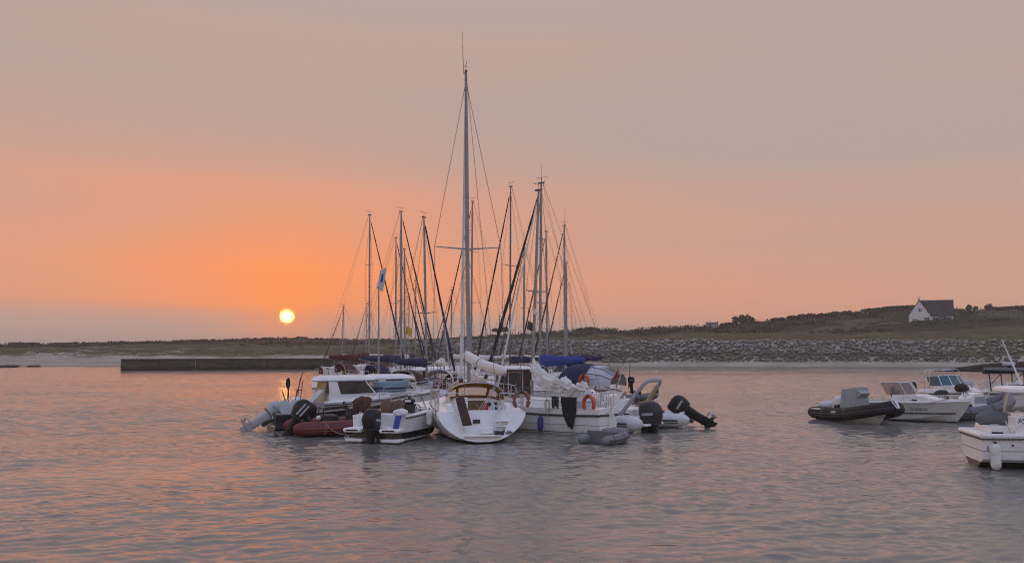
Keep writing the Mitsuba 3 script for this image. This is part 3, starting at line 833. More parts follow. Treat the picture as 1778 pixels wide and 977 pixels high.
def sprayhood(t, xa, xf, w, z0, h, cloth, panes=3, aft_open=True, top=0.5, mat_pane='vinyl_pane', parent=None, lean=0.1):
    """A canvas hood over the companionway: aft hoop at xa, front foot at xf (forward)."""
    A, Bm = arch(xa, w, h, z0, xtop=-lean), arch(xa + (xf - xa) * 0.35, w, h * 1.03, z0, xtop=0.0)
    C = arch(xa + (xf - xa) * 0.62, w * 0.97, h * 0.86, z0, xtop=0.02)
    D = arch(xf, w * 0.88, 0.02, z0)
    k = t.add('sprayhood', cat(grid(np.stack([A, Bm, C])), grid(np.stack([C, C + (D - C) * 0.2])), grid(np.stack([C + (D - C) * 0.72, D]))), cloth, smooth=60)
    n = len(C) - 1
    cuts = np.round(np.linspace(1, n - 1, panes + 1)).astype(int)
    up, lo = C + (D - C) * 0.2, C + (D - C) * 0.72
    for a, b in ((0, cuts[0]), (cuts[-1], n)):
        t.add('side_panel', grid(np.stack([up[a:b + 1], lo[a:b + 1]])), cloth, parent=k)
    for c in cuts:
        t.add('window_bar', tube([up[c], lo[c]], 0.05, 6), cloth, parent=k)
    for a, b in zip(cuts[:-1], cuts[1:]):
        P = np.stack([up[a:b + 1], lo[a:b + 1]])
        t.add('window', grid(P + [0.004, 0, 0]), mat_pane, parent=k)
    t.add('hoop', cat(tube(A, 0.016, 6), tube(Bm * [1, 0.985, 0.992], 0.014, 6)), 'steel', parent=k)
    return k


def furled(P, r0, r1, seed=0, n=26, sides=9):
    """A furled sail rolled on a stay from P[0] (tack) to P[1] (head): fat low down, uneven."""
    P = np.linspace(P[0], P[1], n)
    s = np.linspace(0, 1, n)
    r = (r0 + (r1 - r0) * s ** 0.7) * (1 + 0.10 * np.sin(9 * s * 6 + seed) + 0.06 * np.random.default_rng(seed).normal(size=n))
    r[0] *= 0.5
    return tube(P, r, sides)


def boom_sail(p, q, r, seed, lazy=1.0, sides=10, sag=0.0, n=22):
    """A flaked mainsail under its cover on the boom from the mast p to the end q: high at the mast, tapering aft."""
    P = np.linspace(p, q, n)
    s = np.linspace(0, 1, n)
    g = np.random.default_rng(seed)
    rr = r * (1.25 - 0.75 * s) * (1 + 0.09 * np.interp(s, np.linspace(0, 1, 9), g.normal(size=9)))
    rr[[0, -1]] *= 0.45
    P[:, 2] += rr * 0.9 * lazy - sag * np.sin(PI * s)
    return tube(P, rr, sides, 1.55 * lazy)


def rig(t, mast, H, z0, r=0.075, rake=0.0, lean=0.0, spreaders=((0.52, 0.9),), stay_to=None, jib='sacrificial', jr=0.075, back_to=None, shroud=None, boom=None, cover=None, frac=0.97, mat_='mast_alu',
        wind=True, antenna=0.0, wire=0.011, cover_r=0.16, furl_from=0.06, seed=1, boom_z=1.0, boom_swing=0.0, lazy=1.0):
    """Mast, spreaders, shrouds, stays with a furled headsail, boom with its covered sail. mast = (x, y); heights above the water."""
    mx, my = mast
    foot, head = np.array([mx, my, z0]), np.array([mx - rake, my + lean, H])
    up = lambda f: foot + (head - foot) * f
    n = 9
    r = r * 0.87
    t.add('mast', tube([up(f) for f in np.linspace(0, 1, n)], [r * (1 if f < 0.75 else 1 - 0.35 * (f - 0.75) / 0.25) for f in np.linspace(0, 1, n)], 12, 1.0), mat_)
    mk = [k for k in scene if k.startswith(t.key + '__mast')][-1]
    sh = shroud or (mx - 0.25, 1.2, z0 + 0.0)
    ends = []
    for f, w in spreaders:
        s = up(f)
        tips = [s + [-0.12 * w, sg * w, 0.06 * w] for sg in (1, -1)]
        for tip in tips:
            t.add('spreader', tube([s, tip], [0.035, 0.018], 6), mat_)
        ends.append(tips)
    for j, sg in enumerate((1, -1)):
        chain = np.array([sh[0], sg * sh[1], sh[2]])
        P = [up(frac)] + [e[j] for e in reversed(ends)] + [chain]
        t.add('shroud', tube(P, wire, 5), 'wire')
        if ends:
            t.add('shroud', bar(up(spreaders[0][0] - 0.02), chain + [0.3, 0, 0], wire * 0.9, 5), 'wire')
    if stay_to is not None:
        top, bot = up(frac if frac < 0.96 else 0.985), np.array(stay_to, float)
        t.add('forestay', bar(bot, top, wire, 5), 'wire')
        if jib:
            fk = t.add('furled_headsail', furled([bot + (top - bot) * furl_from, bot + (top - bot) * 0.96], jr, jr * 0.42, seed), jib, smooth=60)
            t.add('furling_drum', tube([bot + (top - bot) * (furl_from - 0.035), bot + (top - bot) * (furl_from - 0.015)], 0.09, 10), 'black_plastic', parent=fk)
    if back_to is not None:
        for b in (back_to if isinstance(back_to, list) else [back_to]):
            t.add('backstay', bar(b, up(1.0) + [-0.1, 0, 0], wire * 0.9, 5), 'wire')
    if boom:
        bl = boom
        p = np.array([mx - 0.08, my, z0 + boom_z])
        a = math.radians(boom_swing)
        q = p + [-bl * math.cos(a), bl * math.sin(a), 0.06 * bl]
        bk = t.add('boom', tube([p, q], 0.055, 8), mat_)
        if cover:
            t.add('sail_cover', boom_sail(p, q, cover_r, seed, lazy), cover, smooth=60)
        t.add('topping_lift', bar(q, up(1.0) + [-0.08, 0, 0], wire * 0.7, 5), 'wire')
        t.add('mainsheet', cat([bar(p + (q - p) * 0.85, (q[0] + 0.25 + d, q[1] * 0.5 + d, z0 - 0.1), 0.010, 5) for d in (0, 0.06)]), 'rope_pale')
    if wind:
        w = [bar(head, head + [0, 0, 0.28], 0.010, 5), bar(head + [-0.28, 0, 0.28], head + [0.22, 0, 0.28], 0.009, 5), bar(head + [-0.28, 0.0, 0.22], head + [-0.28, 0, 0.36], 0.012, 5), bar(head + [0.18, -0.1, 0.26], head + [0.18, 0.1, 0.30], 0.010, 5)]
        t.add('wind_vane', cat(w), 'mast_dark', parent=mk)
    if antenna:
        t.add('antenna', tube([head + [-0.08, 0.09, -0.1], head + [-0.10, 0.16, antenna]], [0.014, 0.007], 5), 'mast_dark', parent=mk)
    t.add('masthead', box(head[0], head[1], head[2] + 0.01, 0.34, 0.10, 0.07, 0.02), 'mast_dark', parent=mk)
    return up, mk


def guardrail(t, h, t0=0.08, t1=0.94, height=0.6, n=5, name='lifeline', both=True, inset=0.06):
    """Stanchions with two wires along the deck edges."""
    st, ln = [], []
    for sg in ((1, -1) if both else (both,)):
        tt = np.linspace(t0, t1, n)
        E = h.edge(tt, sg, inset, 0.02)
        for e in E:
            t.add('stanchion', bar(e, e + [0, sg * 0.02, height], 0.014, 6), 'steel')
        for k in (0.52, 1.0):
            ln.append(tube(h.edge(np.linspace(t0, t1, 16), sg, inset - 0.02 * k, 0.02 + height * k), 0.007, 5))
    t.add(name, cat(ln), 'wire')


def pulpit(t, h, bow=True, height=0.62, r=0.016, t_aft=0.86):
    """A stainless bow or stern rail."""
    if bow:
        a, b = h.edge(t_aft, 1, 0.05, height), h.edge(t_aft, -1, 0.05, height)
        f = h.edge(1.0, 1, 0, height + 0.03) + [0.10, 0, 0]
        f[1] = 0.13
        P = curve([a, (a + f) / 2 + [0.08, 0.10, 0.02], f, f * [1, -1, 1], (b + f * [1, -1, 1]) / 2 + [0.08, -0.10, 0.02], b], 18)
        legs = [(a, h.edge(t_aft, 1, 0.05)), (b, h.edge(t_aft, -1, 0.05)), (f, h.edge(0.97, 1, 0.02)), (f * [1, -1, 1], h.edge(0.97, -1, 0.02))]
        lo = [tube([(a + legs[0][1]) / 2, (f + legs[2][1]) / 2], r * 0.8, 6), tube([(b + legs[1][1]) / 2, (legs[3][0] + legs[3][1]) / 2], r * 0.8, 6)]
        t.add('pulpit', cat([tube(P, r, 6)] + [bar(p, q, r, 6) for p, q in legs] + lo), 'steel')
    else:
        for sg in (1, -1):
            out = []
            tt = np.array([0.16, 0.10, 0.03])
            E = h.edge(tt, sg, 0.06)
            top = E + [0, 0, height]
            q = top[-1] * [1, 0.55, 1] + [0.02, 0, 0]
            out += [tube(np.vstack([top, q]), r, 6), tube(np.vstack([E + [0, 0, height * 0.5], q - [0, 0, height * 0.5]]), r * 0.8, 6)] + [bar(e, p, r, 6) for e, p in zip(E, top)] + [bar(q, q - [0, 0, height], r, 6)]
            t.add('pushpit', cat(out), 'steel')


def coachroof(t, h, t0, t1, hs, hf, win=2, wmat='dark_window', mat_='gelcoat', share=0.62, name='cabin', wz=(0.28, 0.72)):
    """A low trunk cabin between stations t0 and t1, with side windows."""
    n = 9
    R, side = [], []
    for s in np.linspace(0, 1, n):
        t_ = t0 + (t1 - t0) * s
        b = float(h.beam(t_)) * share * (1 - 0.25 * s ** 2)
        z0, hh = float(h.sheer(t_)) + 0.0, (hs + (hf - hs) * s) * (1 if s < 0.85 else 1 - (s - 0.85) / 0.15 * 0.92)
        x = t_ * h.L
        a = np.array([(b, 0), (b * 0.96, hh * 0.55), (b * 0.90, hh * 0.88), (b * 0.78, hh), (b * 0.4, hh * 1.08), (0, hh * 1.10)])
        full = np.vstack([a, a[-2::-1] * [-1, 1]])
        R.append(np.c_[np.full(len(full), x), full[:, 0], z0 + full[:, 1]])
        side.append((x, b, z0, hh))
    k = t.add(name, loft(R), mat_, smooth=40)
    side = np.array(side)
    for sg in (1, -1):
        for i in range(win):
            s0, s1 = 0.08 + 0.78 * i / win, 0.08 + 0.78 * (i + 0.82) / win
            q = []
            for s, zf in ((s0, wz[0]), (s1, wz[0]), (s1, wz[1]), (s0, wz[1])):
                x, b, z0, hh = [np.interp(s, np.linspace(0, 1, n), side[:, c]) for c in range(4)]
                q.append((x, sg * (b * (1 - 0.075 * zf / 0.55) + 0.004), z0 + hh * zf))
            t.add('window', panel(q, 0.02), wmat, parent=k, smooth=False)
    return k


def hatch(t, x, y, z, w, parent=None):
    k = t.add('hatch', box(x, y, z, w, w, 0.05, 0.015), 'steel', parent=parent)
    t.add('hatch_pane', box(x, y, z + 0.022, w * 0.86, w * 0.86, 0.02, 0.005), 'dark_window', parent=k)


def sailboat(label, px, Y, H, heading, L=8.5, B=2.9, mast_t=0.57, fs=0.95, fb=1.25, hullmat='hull_white', jib='sacrificial', boom=True, cover='canvas_navy', hood='canvas_navy', spreaders=((0.5, 0.85),),
             roll=0.0, lean=0.0, mr=0.075, jr=0.085, name='sailboat', antenna=0.0, windows=3, seed=1, detail=True, swing=0.0, jibfrac=0.97, mast_mat='mast_alu', stay=True, cover_r=0.14, back=True, rake=0.1, group=None):
    """A moored sailing yacht whose mast stands at photo column px at distance Y."""
    a = math.radians(heading)
    mx = mast_t * L
    at = (gx(px, Y) - mx * math.cos(a), Y - mx * math.sin(a), 0.0)
    t = Thing(name, label, 'sailboat', group, at=at, heading=heading, roll=roll)
    h = Hull(L, B, fs, fb, 0.45, ts=0.72, tm_=0.42, bp=2.1, rake=0.8, rs=0.35 if detail else 0.1, kind='round', cuts=[(0.05, 0.30, 0.62, 0.45)] if detail else (), dip=0.10)
    t.h = h
    t.add('hull', h.mesh(26 if detail else 16), hullmat, smooth=40)
    t.add('toe_rail', h.rail(0.02, 0.99, 0.022, 0.02, 0.03), 'teak' if seed % 2 else 'mast_dark')
    ck = coachroof(t, h, 0.31, 0.80, 0.42, 0.24, windows)
    dz = float(h.sheer(mast_t))
    up, mk = rig(t, (mx, 0), H, dz + 0.25, r=mr, lean=lean, rake=rake, spreaders=spreaders, stay_to=(h.L - 0.12, 0, float(h.sheer(1.0)) + 0.05) if stay else None, jib=jib, jr=jr, back_to=(0.25, 0, fs) if back else None,
                 shroud=(mx - 0.15, B * 0.46, dz), boom=(boom if boom is not True else 0.42 * L) if boom else None, cover=cover, seed=seed, antenna=antenna, boom_swing=swing, frac=jibfrac, mat_=mast_mat, cover_r=cover_r, boom_z=0.95)
    if detail:
        pulpit(t, h, True)
        pulpit(t, h, False)
        guardrail(t, h, 0.2, 0.86, 0.6, 5)
        hatch(t, 0.66 * L, 0, float(h.sheer(0.66)) + 0.36, 0.5, ck)
        t.add('companionway', box(0.305 * L, 0, fs + 0.12, 0.05, 0.62, 0.66, 0.01), 'teak', parent=ck)
        t.add('tiller', tube([(0.10, 0, fs - 0.02), (0.9, 0.12, fs + 0.18)], [0.03, 0.02], 6), 'teak')
        t.add('winch', cat([tube([(0.24 * L, sg * 0.80 * float(h.beam(0.24)), fs + 0.0), (0.24 * L, sg * 0.80 * float(h.beam(0.24)), fs + 0.16)], [0.085, 0.06], 10) for sg in (1, -1)]), 'steel')
        if hood:
            sprayhood(t, 0.26 * L, 0.26 * L + 1.35, B * 0.36, fs + 0.30, 0.72, hood)
    return t


def rib_tubes(t, L, B, r, mat_, bow_lift=0.45, z=None, strake='strake_dark', cone=0.55, pair=True, bow_pt=0.0, straight=0.62):
    """The inflated collar of a RIB: two side tubes closed at the stem, tapered aft, each with a rubbing strake."""
    z = 0.30 if z is None else z
    y0 = B / 2 - r
    res = []
    for sg in (1, -1):
        s = np.linspace(0, 1, 40)
        x = -0.35 + (L + 0.1) * s
        k = np.clip((s - straight) / (1 - straight), 0, 1)
        y = y0 * (1 - k ** 2.4) + 0.02
        zz = z + bow_lift * np.clip((s - 0.35) / 0.65, 0, 1) ** 1.7
        x = x - 0.25 * k ** 6
        rad = np.full(40, r) * (1 - 0.10 * np.clip((s - 0.6) / 0.4, 0, 1))
        e = np.clip(s / (cone / L), 0, 1)
        rad *= 0.35 + 0.65 * np.sqrt(np.clip(1 - (1 - e) ** 2, 0, 1))
        P = np.c_[x, sg * y, zz]
        k_ = t.add('inflatable_tube', tube(P, rad, 18), mat_, smooth=60)
        tn = np.gradient(P, axis=0)
        out = np.c_[-tn[:, 1], tn[:, 0], 0 * x] * (1 if sg > 0 else -1)
        out /= np.linalg.norm(out, axis=1, keepdims=True)
        for dz, w in ((0.0, 0.035), (-0.09, 0.022)):
            Q = (P + out * (np.sqrt(np.maximum(rad ** 2 - dz ** 2, 1e-4)) * 0.985)[:, None] + [0, 0, dz])[3:]
            t.add('rubbing_strake', tube(Q, w, 6), strake, parent=k_)
        for i in (9, 22):
            t.add('seam_band', tube(P[i:i + 2], rad[i] * 1.012, 18), strake, parent=k_, smooth=60)
        hl = []
        for i in range(8, 32, 6):
            Q = P + out * rad[:, None] * 0.75 + [0, 0, 1] * (rad[:, None] * 0.72)
            hl.append(tube([Q[i], (Q[i] + Q[i + 5]) / 2 - out[i] * -0.02 - [0, 0, 0.07], Q[i + 5]], 0.010, 5))
        t.add('grab_line', cat(hl), 'rope_dark', parent=k_)
        res.append((P, rad, out))
    return res


def rib_hull(t, L, B, r, mat_='gelcoat', z=0.30, floor=0.28, bow_lift=0.45, floor_mat='deck_grey'):
    h = Hull(L * 0.97, B - 1.35 * r, z, z + bow_lift, 0.28, ts=0.95, tm_=0.45, bp=2.3, rake=0.9, kind='hard', cuts=[(0.02, 0.93, 0.93, floor)], gun=0.05)
    t.add('hull', h.mesh(26), mat_)
    t.add('floor', plate([(0.05, -0.9 * (B / 2 - r)), (L * 0.6, -0.9 * (B / 2 - r)), (L * 0.9, -0.1), (L * 0.9, 0.1), (L * 0.6, 0.9 * (B / 2 - r)), (0.05, 0.9 * (B / 2 - r))], floor + 0.004, floor + 0.02), floor_mat, parent=t.key + '__hull')
    t.add('transom', box(0.03, 0, 0.30, 0.07, B - 2.2 * r, 0.62, 0.02), mat_, parent=t.key + '__hull')
    return h


def wheel(t, c, r=0.19, tilt=35, parent=None, name='steering_wheel'):
    a = np.linspace(0, 2 * PI, 25)
    ring = tube(np.c_[0 * a, r * np.cos(a), r * np.sin(a)], 0.017, 6)
    m = cat(ring, *[bar((0.03, 0, 0), (0, r * math.cos(g), r * math.sin(g)), 0.014, 5) for g in (PI / 2, PI * 7 / 6, -PI / 6)])
    t.add(name, move(turn(m, [0, 1, 0], -tilt), *c), 'black_plastic', parent=parent)


def loop_rope(world_pts, r, label, name='mooring_rope', mat_='rope_pale', n=20):
    single(name, tube(curve(world_pts, n), r, 6), mat_, label, 'rope')

# ---------------------------------------------------------------- the raft: centre yacht seen from astern
def centre_yacht():
    t = Thing('sailboat', 'white sailing yacht seen from astern with ochre sprayhood and the tallest mast', 'sailboat', at=(gx(840, 29.7), 29.7, 0), heading=97.6, roll=0.0)
    h = Hull(9.4, 3.12, 0.98, 1.22, 0.42, ts=0.93, tm_=0.42, bp=2.3, rake=0.7, rs=0.62, kind='round', cuts=[(0.0, 0.05, 0.74, 0.24, 0.62), (0.075, 0.32, 0.60, 0.52)], gun=0.12, ks=-0.14, full=0.92)
    hk = t.add('hull', h.mesh(40), 'hull_white', smooth=40)
    t.add('toe_rail', h.rail(0.06, 0.99, 0.022, 0.03, 0.03), 'mast_dark')
    # stern: recessed wall, platform, ladder, lockers, step
    wall = lambda y, z, o=0.0: (0.47 + 0.62 * 0.68 * min(1, (z + 0.3) / 1.28) - o, y, z)
    t.add('swim_platform', plate([(0.16, -0.60), (0.50, -0.62), (0.50, 0.62), (0.16, 0.60)], 0.245, 0.275), 'gelcoat', parent=hk)
    t.add('handle_recess', panel([wall(0.27, 0.62, 0.02), wall(0.04, 0.62, 0.02), wall(0.04, 0.74, 0.02), wall(0.27, 0.74, 0.02)], 0.03), 'black_plastic', parent=hk)
    t.add('locker', box(0.55, -0.15, 0.40, 0.28, 0.42, 0.20, 0.03), 'gelcoat', parent=hk)
    for i in range(3):
        z = 0.36 + 0.17 * i
        t.add('boarding_step', box(wall(-0.72, z)[0] - 0.09, -0.72, z, 0.20, 0.52, 0.045, 0.015), 'gelcoat', parent=hk)
    lad = []
    for y in (-0.44, -0.62):
        lad.append(tube([wall(y, 1.25, 0.02), wall(y, 0.95, 0.14), wall(y, 0.30, 0.16)], 0.014, 6))
    for z in (0.40, 0.58, 0.76, 0.94):
        lad.append(bar(wall(-0.44, z, 0.15), wall(-0.62, z, 0.15), 0.012, 5))
    t.add('boarding_ladder', cat(lad), 'steel')
    t.add('coiled_warp', cat([tube(np.c_[0.36 + 0.02 * i + 0.10 * np.cos(np.linspace(0, 6.3, 14)), -0.55 - 0.32 * (i % 2) + 0.16 * np.sin(np.linspace(0, 6.3, 14)), 0 * np.linspace(0, 1, 14) + 0.30 + 0.02 * i], 0.014, 5) for i in range(6)]), 'rope_dark')
    # cockpit coamings, helm side, companionway
    ck = coachroof(t, h, 0.32, 0.74, 0.26, 0.16, 3)
    for sg in (1, -1):
        t.add('coaming', hull_of([(1.1, sg * 0.86, 0.98), (1.1, sg * 1.08, 0.98), (3.1, sg * 0.88, 0.98), (3.1, sg * 1.16, 0.98), (1.2, sg * 0.90, 1.16), (1.2, sg * 1.02, 1.16), (3.1, sg * 0.90, 1.30), (3.1, sg * 1.10, 1.30)]), 'gelcoat')
    t.add('cabin_bulkhead', box(3.02, 0, 0.94, 0.06, 1.86, 0.62, 0.02), 'gelcoat', parent=ck)
    t.add('companionway', hull_of([(2.97, y, z) for y, z in ((0.34, 0.60), (-0.30, 0.60), (0.38, 1.24), (-0.34, 1.24))] + [(3.0, y, z) for y, z in ((0.34, 0.60), (-0.30, 0.60), (0.38, 1.24), (-0.34, 1.24))]), 'seat_brown', parent=ck)
    for y, z in ((-0.50, 1.11), (-0.72, 1.13), (-0.72, 0.96)):
        t.add('instrument', tube([(2.98, y, z), (2.95, y, z)], 0.075 if y > -0.6 else 0.06, 12), 'black_plastic', parent=ck)
    t.add('mast_winch', tube([(2.2, -1.0, 1.24), (2.2, -1.0, 1.42)], [0.09, 0.065], 10), 'steel')
    t.add('mast_winch', tube([(2.2, 1.0, 1.24), (2.2, 1.0, 1.42)], [0.09, 0.065], 10), 'steel')
    t.add('tiller', tube([(0.95, 0.0, 1.03), (1.7, 0.1, 1.22)], [0.03, 0.02], 6), 'teak')
    t.add('helm_seat', box(1.35, 0.62, 1.22, 0.10, 0.46, 0.44, 0.06), 'gelcoat')
    sprayhood(t, 2.75, 4.25, 1.02, 1.20, 0.69, 'canvas_ochre', panes=3, lean=0.25)
    # pushpit with posts
    for sg in (1, -1):
        E = h.edge(np.array([0.03, 0.09, 0.17]), sg, 0.07)
        P = E + [0, 0, 0.62]
        q = np.array([P[0][0], sg * 0.62, P[0][2]])
        t.add('pushpit', cat([tube(curve([P[2], P[1], P[0], q], 14), 0.015, 6), tube(curve([p - [0, 0, 0.3] for p in (P[2], P[1], P[0], q)], 14), 0.011, 6)] + [bar(e, p, 0.014, 6) for e, p in zip(E, P)] + [bar(q, (q[0] + 0.1, q[1], 0.98), 0.014, 6)]), 'steel')
    guardrail(t, h, 0.22, 0.9, 0.62, 6)
    pulpit(t, h, True)
    up, mk = rig(t, (5.5, 0), gz(118, 35.2), 1.42, r=0.085, rake=0.0, lean=0.16, spreaders=((0.44, 1.27),), stay_to=(9.25, 0.0, 1.25), jib='sailcloth', jr=0.085, back_to=[(0.75, 0.55, 1.0), (0.75, -0.55, 1.0)], shroud=(5.3, 1.36, 1.15), antenna=1.55, wire=0.011, seed=3)
    g = np.array([5.42, 0, 2.66])
    e = g + np.array([-2.85, -1.02, -0.52])
    bk = t.add('boom', tube([g, e], 0.055, 8), 'mast_alu')
    n = 30
    P = np.linspace(g + [0.25, 0.12, 0.05], e, n)
    s = np.linspace(0, 1, n)
    w = np.random.default_rng(8)
    rr = 0.17 * (1.15 - 0.42 * s) * (1 + 0.12 * np.interp(s, np.linspace(0, 1, 12), w.normal(size=12)))
    rr[[0, -1]] *= 0.4
    P[:, 2] += 0.13 - 0.10 * np.sin(PI * s)
    t.add('flaked_sail', tube(P, rr, 12, 1.25), 'sailcloth', smooth=60)
    t.add('sail_tie', cat([tube(P[i:i + 2], rr[i] * 1.06, 12, 1.25) for i in (11,)]), 'rope_dark', parent=bk)
    t.add('mainsheet', cat([bar(e + [0.3, 0.1, -0.05], (1.9 + 0.1 * i, -0.1 * i, 0.95), 0.011, 5) for i in range(3)]), 'rope_pale')
    return t, h, up


C1, C1h, C1up = centre_yacht()
tk = Thing('gangplank', 'dark brown board leaning on the left of the open stern of the centre yacht', 'board')
a = C1.world
q = np.array([a((0.62, 0.86, 1.46)), a((0.66, 0.58, 1.47)), a((0.12, 0.36, 0.62)), a((0.08, 0.66, 0.60))])
tk.add('board', panel(q, 0.035), 'canvas_brown', smooth=False)
tk.add('face', panel(q * 0.94 + q.mean(0) * 0.06 + [0, -0.022, 0.010], 0.006), 'canvas_brown', smooth=False)
horseshoe('faded brown horseshoe lifebuoy on the right quarter rail of the centre yacht', a((0.55, -1.30, 1.36)), 96, 0.27, 0.085, 'faded_buoy', gap=85)
single('danger_bag', tube([a((2.8, -0.36, 0.86)), a((2.8, -0.36, 0.94)), a((2.8, -0.36, 1.08)), a((2.8, -0.36, 1.18))], [0.03, 0.085, 0.08, 0.03], 10), 'red_cloth', 'small red bag hanging beside the companionway of the centre yacht', 'bag')
fender('white fender on the left quarter of the centre yacht, between it and the motorboat', a((2.0, 1.64, 0.74)), 0.55, 0.11)


# ---------------------------------------------------------------- right of it: small yacht with a draped mainsail
def draped_yacht():
    hd = 138
    c = np.array([gx(1035, 32.2), 32.2]) + 0.68 * np.array([math.sin(math.radians(hd)), -math.cos(math.radians(hd))]) * 1.0
    t = Thing('sailboat', 'small white sloop with black rubbing band, dropped white mainsail and a lifebuoy at its stern', 'sailboat', at=(c[0], c[1], 0), heading=hd)
    h = Hull(5.6, 2.1, 0.93, 1.05, 0.35, ts=0.55, tm_=0.5, bp=2.2, rake=0.5, rs=0.02, kind='round', cuts=[(0.05, 0.30, 0.6, 0.45)], dip=0.05)
    t.add('hull', h.mesh(30), 'hull_striped', smooth=40)
    t.add('rubbing_band', cat([tube([h.side(x, sg, 0.78, 0.012) for x in np.linspace(0.0, 0.98, 30)], 0.06, 6, 0.75) for sg in (1, -1)] + [tube([h.side(0.0, 1, 0.78, 0.01) + [-0.01, 0, 0], h.side(0.0, -1, 0.78, 0.01) + [-0.01, 0, 0]], 0.045, 6)]), 'strake_dark')
    t.add('toe_rail', h.rail(0.02, 0.99, 0.02, 0.02, 0.03), 'gelcoat')
    ck = coachroof(t, h, 0.30, 0.84, 0.36, 0.22, 2, share=0.72, wz=(0.25, 0.75))
    hatch(t, 3.9, 0, 1.30, 0.45, ck)
    t.add('companionway', box(1.64, 0, 1.0, 0.05, 0.55, 0.55, 0.01), 'teak', parent=ck)
    up, mk = rig(t, (3.55, 0), gz(330, 35.3), 1.32, r=0.065, rake=0.2, lean=-0.18, spreaders=((0.50, 0.62),), stay_to=(5.45, 0, 1.12), jib='sailcloth', jr=0.05, back_to=(0.1, 0, 0.95), shroud=(3.4, 0.96, 1.0), wire=0.008, seed=5)
    lamp = up(0.40)
    t.add('radar_reflector', ball(lamp + [-0.06, 0.0, 0], (0.09, 0.09, 0.12)), 'print_white', parent=mk)
    g = np.array([3.45, 0, 2.15])
    e = np.array([0.75, 0.25, 1.62])
    t.add('boom', tube([g, e], 0.045, 8), 'mast_alu')
    n, m = 44, 22
    s = np.linspace(0, 1, n)[:, None]
    u = np.linspace(0, 2 * PI, m, endpoint=False)[None, :]
    w = np.random.default_rng(6)
    cx = g + (e - g) * s
    rad = 0.30 * (1.0 - 0.35 * s) * (1 + 0.0 * u)
    P = np.stack([cx[:, :1] + 0 * u, cx[:, 1:2] + rad * 0.85 * np.cos(u), cx[:, 2:3] + 0.02 + rad * (np.sin(u) - 0.25) * 0.95], -1)
    q = np.stack([P[..., 0] * 5.2, P[..., 1] * 6, P[..., 2] * 7], -1)
    dn = meshkit.fbm(q, 3, 12) - 0.5
    fold = np.sin(u * 8 + 13 * meshkit.noise(np.stack([s * 6 + 0 * u, np.cos(u) + 0 * s, np.sin(u) + 0 * s], -1), 3))
    P[..., 1] += np.cos(u) * (0.40 * dn + 0.075 * fold)
    P[..., 2] += np.sin(u) * (0.42 * dn + 0.075 * fold) - 0.14 * np.sin(PI * s) + 0.25 * np.exp(-(s / 0.08) ** 2)
    t.add('dropped_sail', loft(P), 'sailcloth', smooth=55)
    pulpit(t, h, True)
    pulpit(t, h, False, 0.55)
    guardrail(t, h, 0.2, 0.86, 0.55, 5)
    t.add('boathook', bar((-0.12, -0.10, 0.02), (-0.14, 0.05, 1.35), 0.022, 7), 'rope_pale')
    t.add('rudder', hull_of([(-0.05, s, z) for s in (-0.025, 0.025) for z in (-0.4, 0.92)] + [(-0.30, s, z) for s in (-0.02, 0.02) for z in (-0.4, 0.55)] + [(-0.18, s, 0.95) for s in (-0.02, 0.02)]), 'gelcoat')
    return t, h


C2, C2h = draped_yacht()
b = C2.world
rail = lambda x, dz=0.0, o=0.04: b(C2h.edge(x, 1, -o, dz))
fender('dark blue fender hanging on the side of the small sloop with the dropped mainsail', b(C2h.side(0.40, 1, 0.42, 0.12)), 0.52, 0.10, 'fender_blue', top=rail(0.40, 0.05))


def hung(name, label, cat_, t0, t1, top, bottom, mat_, taper=1.0, seed=0, out=0.06):
    """A cloth hung over the guardrail of the small sloop."""
    n, m = 12, 16
    r = np.random.default_rng(seed)
    rows = []
    for i, f in enumerate(np.linspace(0, 1, n)):
        z = top + (bottom - top) * f
        ws = 1 - (1 - taper) * f ** 2
        tt = np.linspace(t0 + (t1 - t0) * (1 - ws) * 0.35, t1 - (t1 - t0) * (1 - ws) * 0.65, m)
        p = np.array([C2h.edge(x, 1, -out, 0) for x in tt])
        p[:, 1] += 0.025 * np.sin(np.arange(m) * 0.9 + seed + f) * (0.4 + f)
        p[:, 2] = z + 0.05 * np.sin(np.arange(m) * 0.5 + seed) * f
        rows.append(b(p))
    A = np.array(rows)
    single(name, cat(grid(A), grid(A + (b((0, -0.02, 0)) - b((0, 0, 0))))), mat_, label, cat_, smooth=60)


hung('towel', 'long black wetsuit hung over the rail of the small sloop beside the orange lifebuoy', 'wetsuit', 0.135, 0.245, 1.36, 0.28, 'wet_black', 0.3, 2)
hung('jacket', 'dark folded jacket on the rail of the small sloop left of the wetsuit', 'jacket', 0.262, 0.312, 1.36, 0.98, 'clothes_dark', 0.8, 5)
horseshoe('bright orange horseshoe lifebuoy on the stern rail of the small sloop', b(C2h.edge(0.055, 1, -0.06, 0.22)) + [0, -0.05, 0], 228, 0.25, 0.085, 'orange_buoy', gap=105)
cr = np.linspace(0, 2 * PI, 24)
cc = b(C2h.edge(0.345, 1, -0.05, 0.24))
dd = (b((1, 0, 0)) - b((0, 0, 0)))
single('rope_coil', cat([tube(cc + np.outer(0.09 * (1 + 0.1 * i) * np.cos(cr), dd) + np.outer(0.17 * (1 + 0.08 * i) * np.sin(cr), [0, 0, 1]) + [0, -0.02 * i, -0.1], 0.014, 5) for i in range(4)] + [bar(cc + [0, -0.03, -0.2], cc + [0.02, -0.05, -0.75], 0.016, 5)]), 'rope_pale', 'pale rope coil on the rail of the small sloop left of the dark jacket', 'rope')

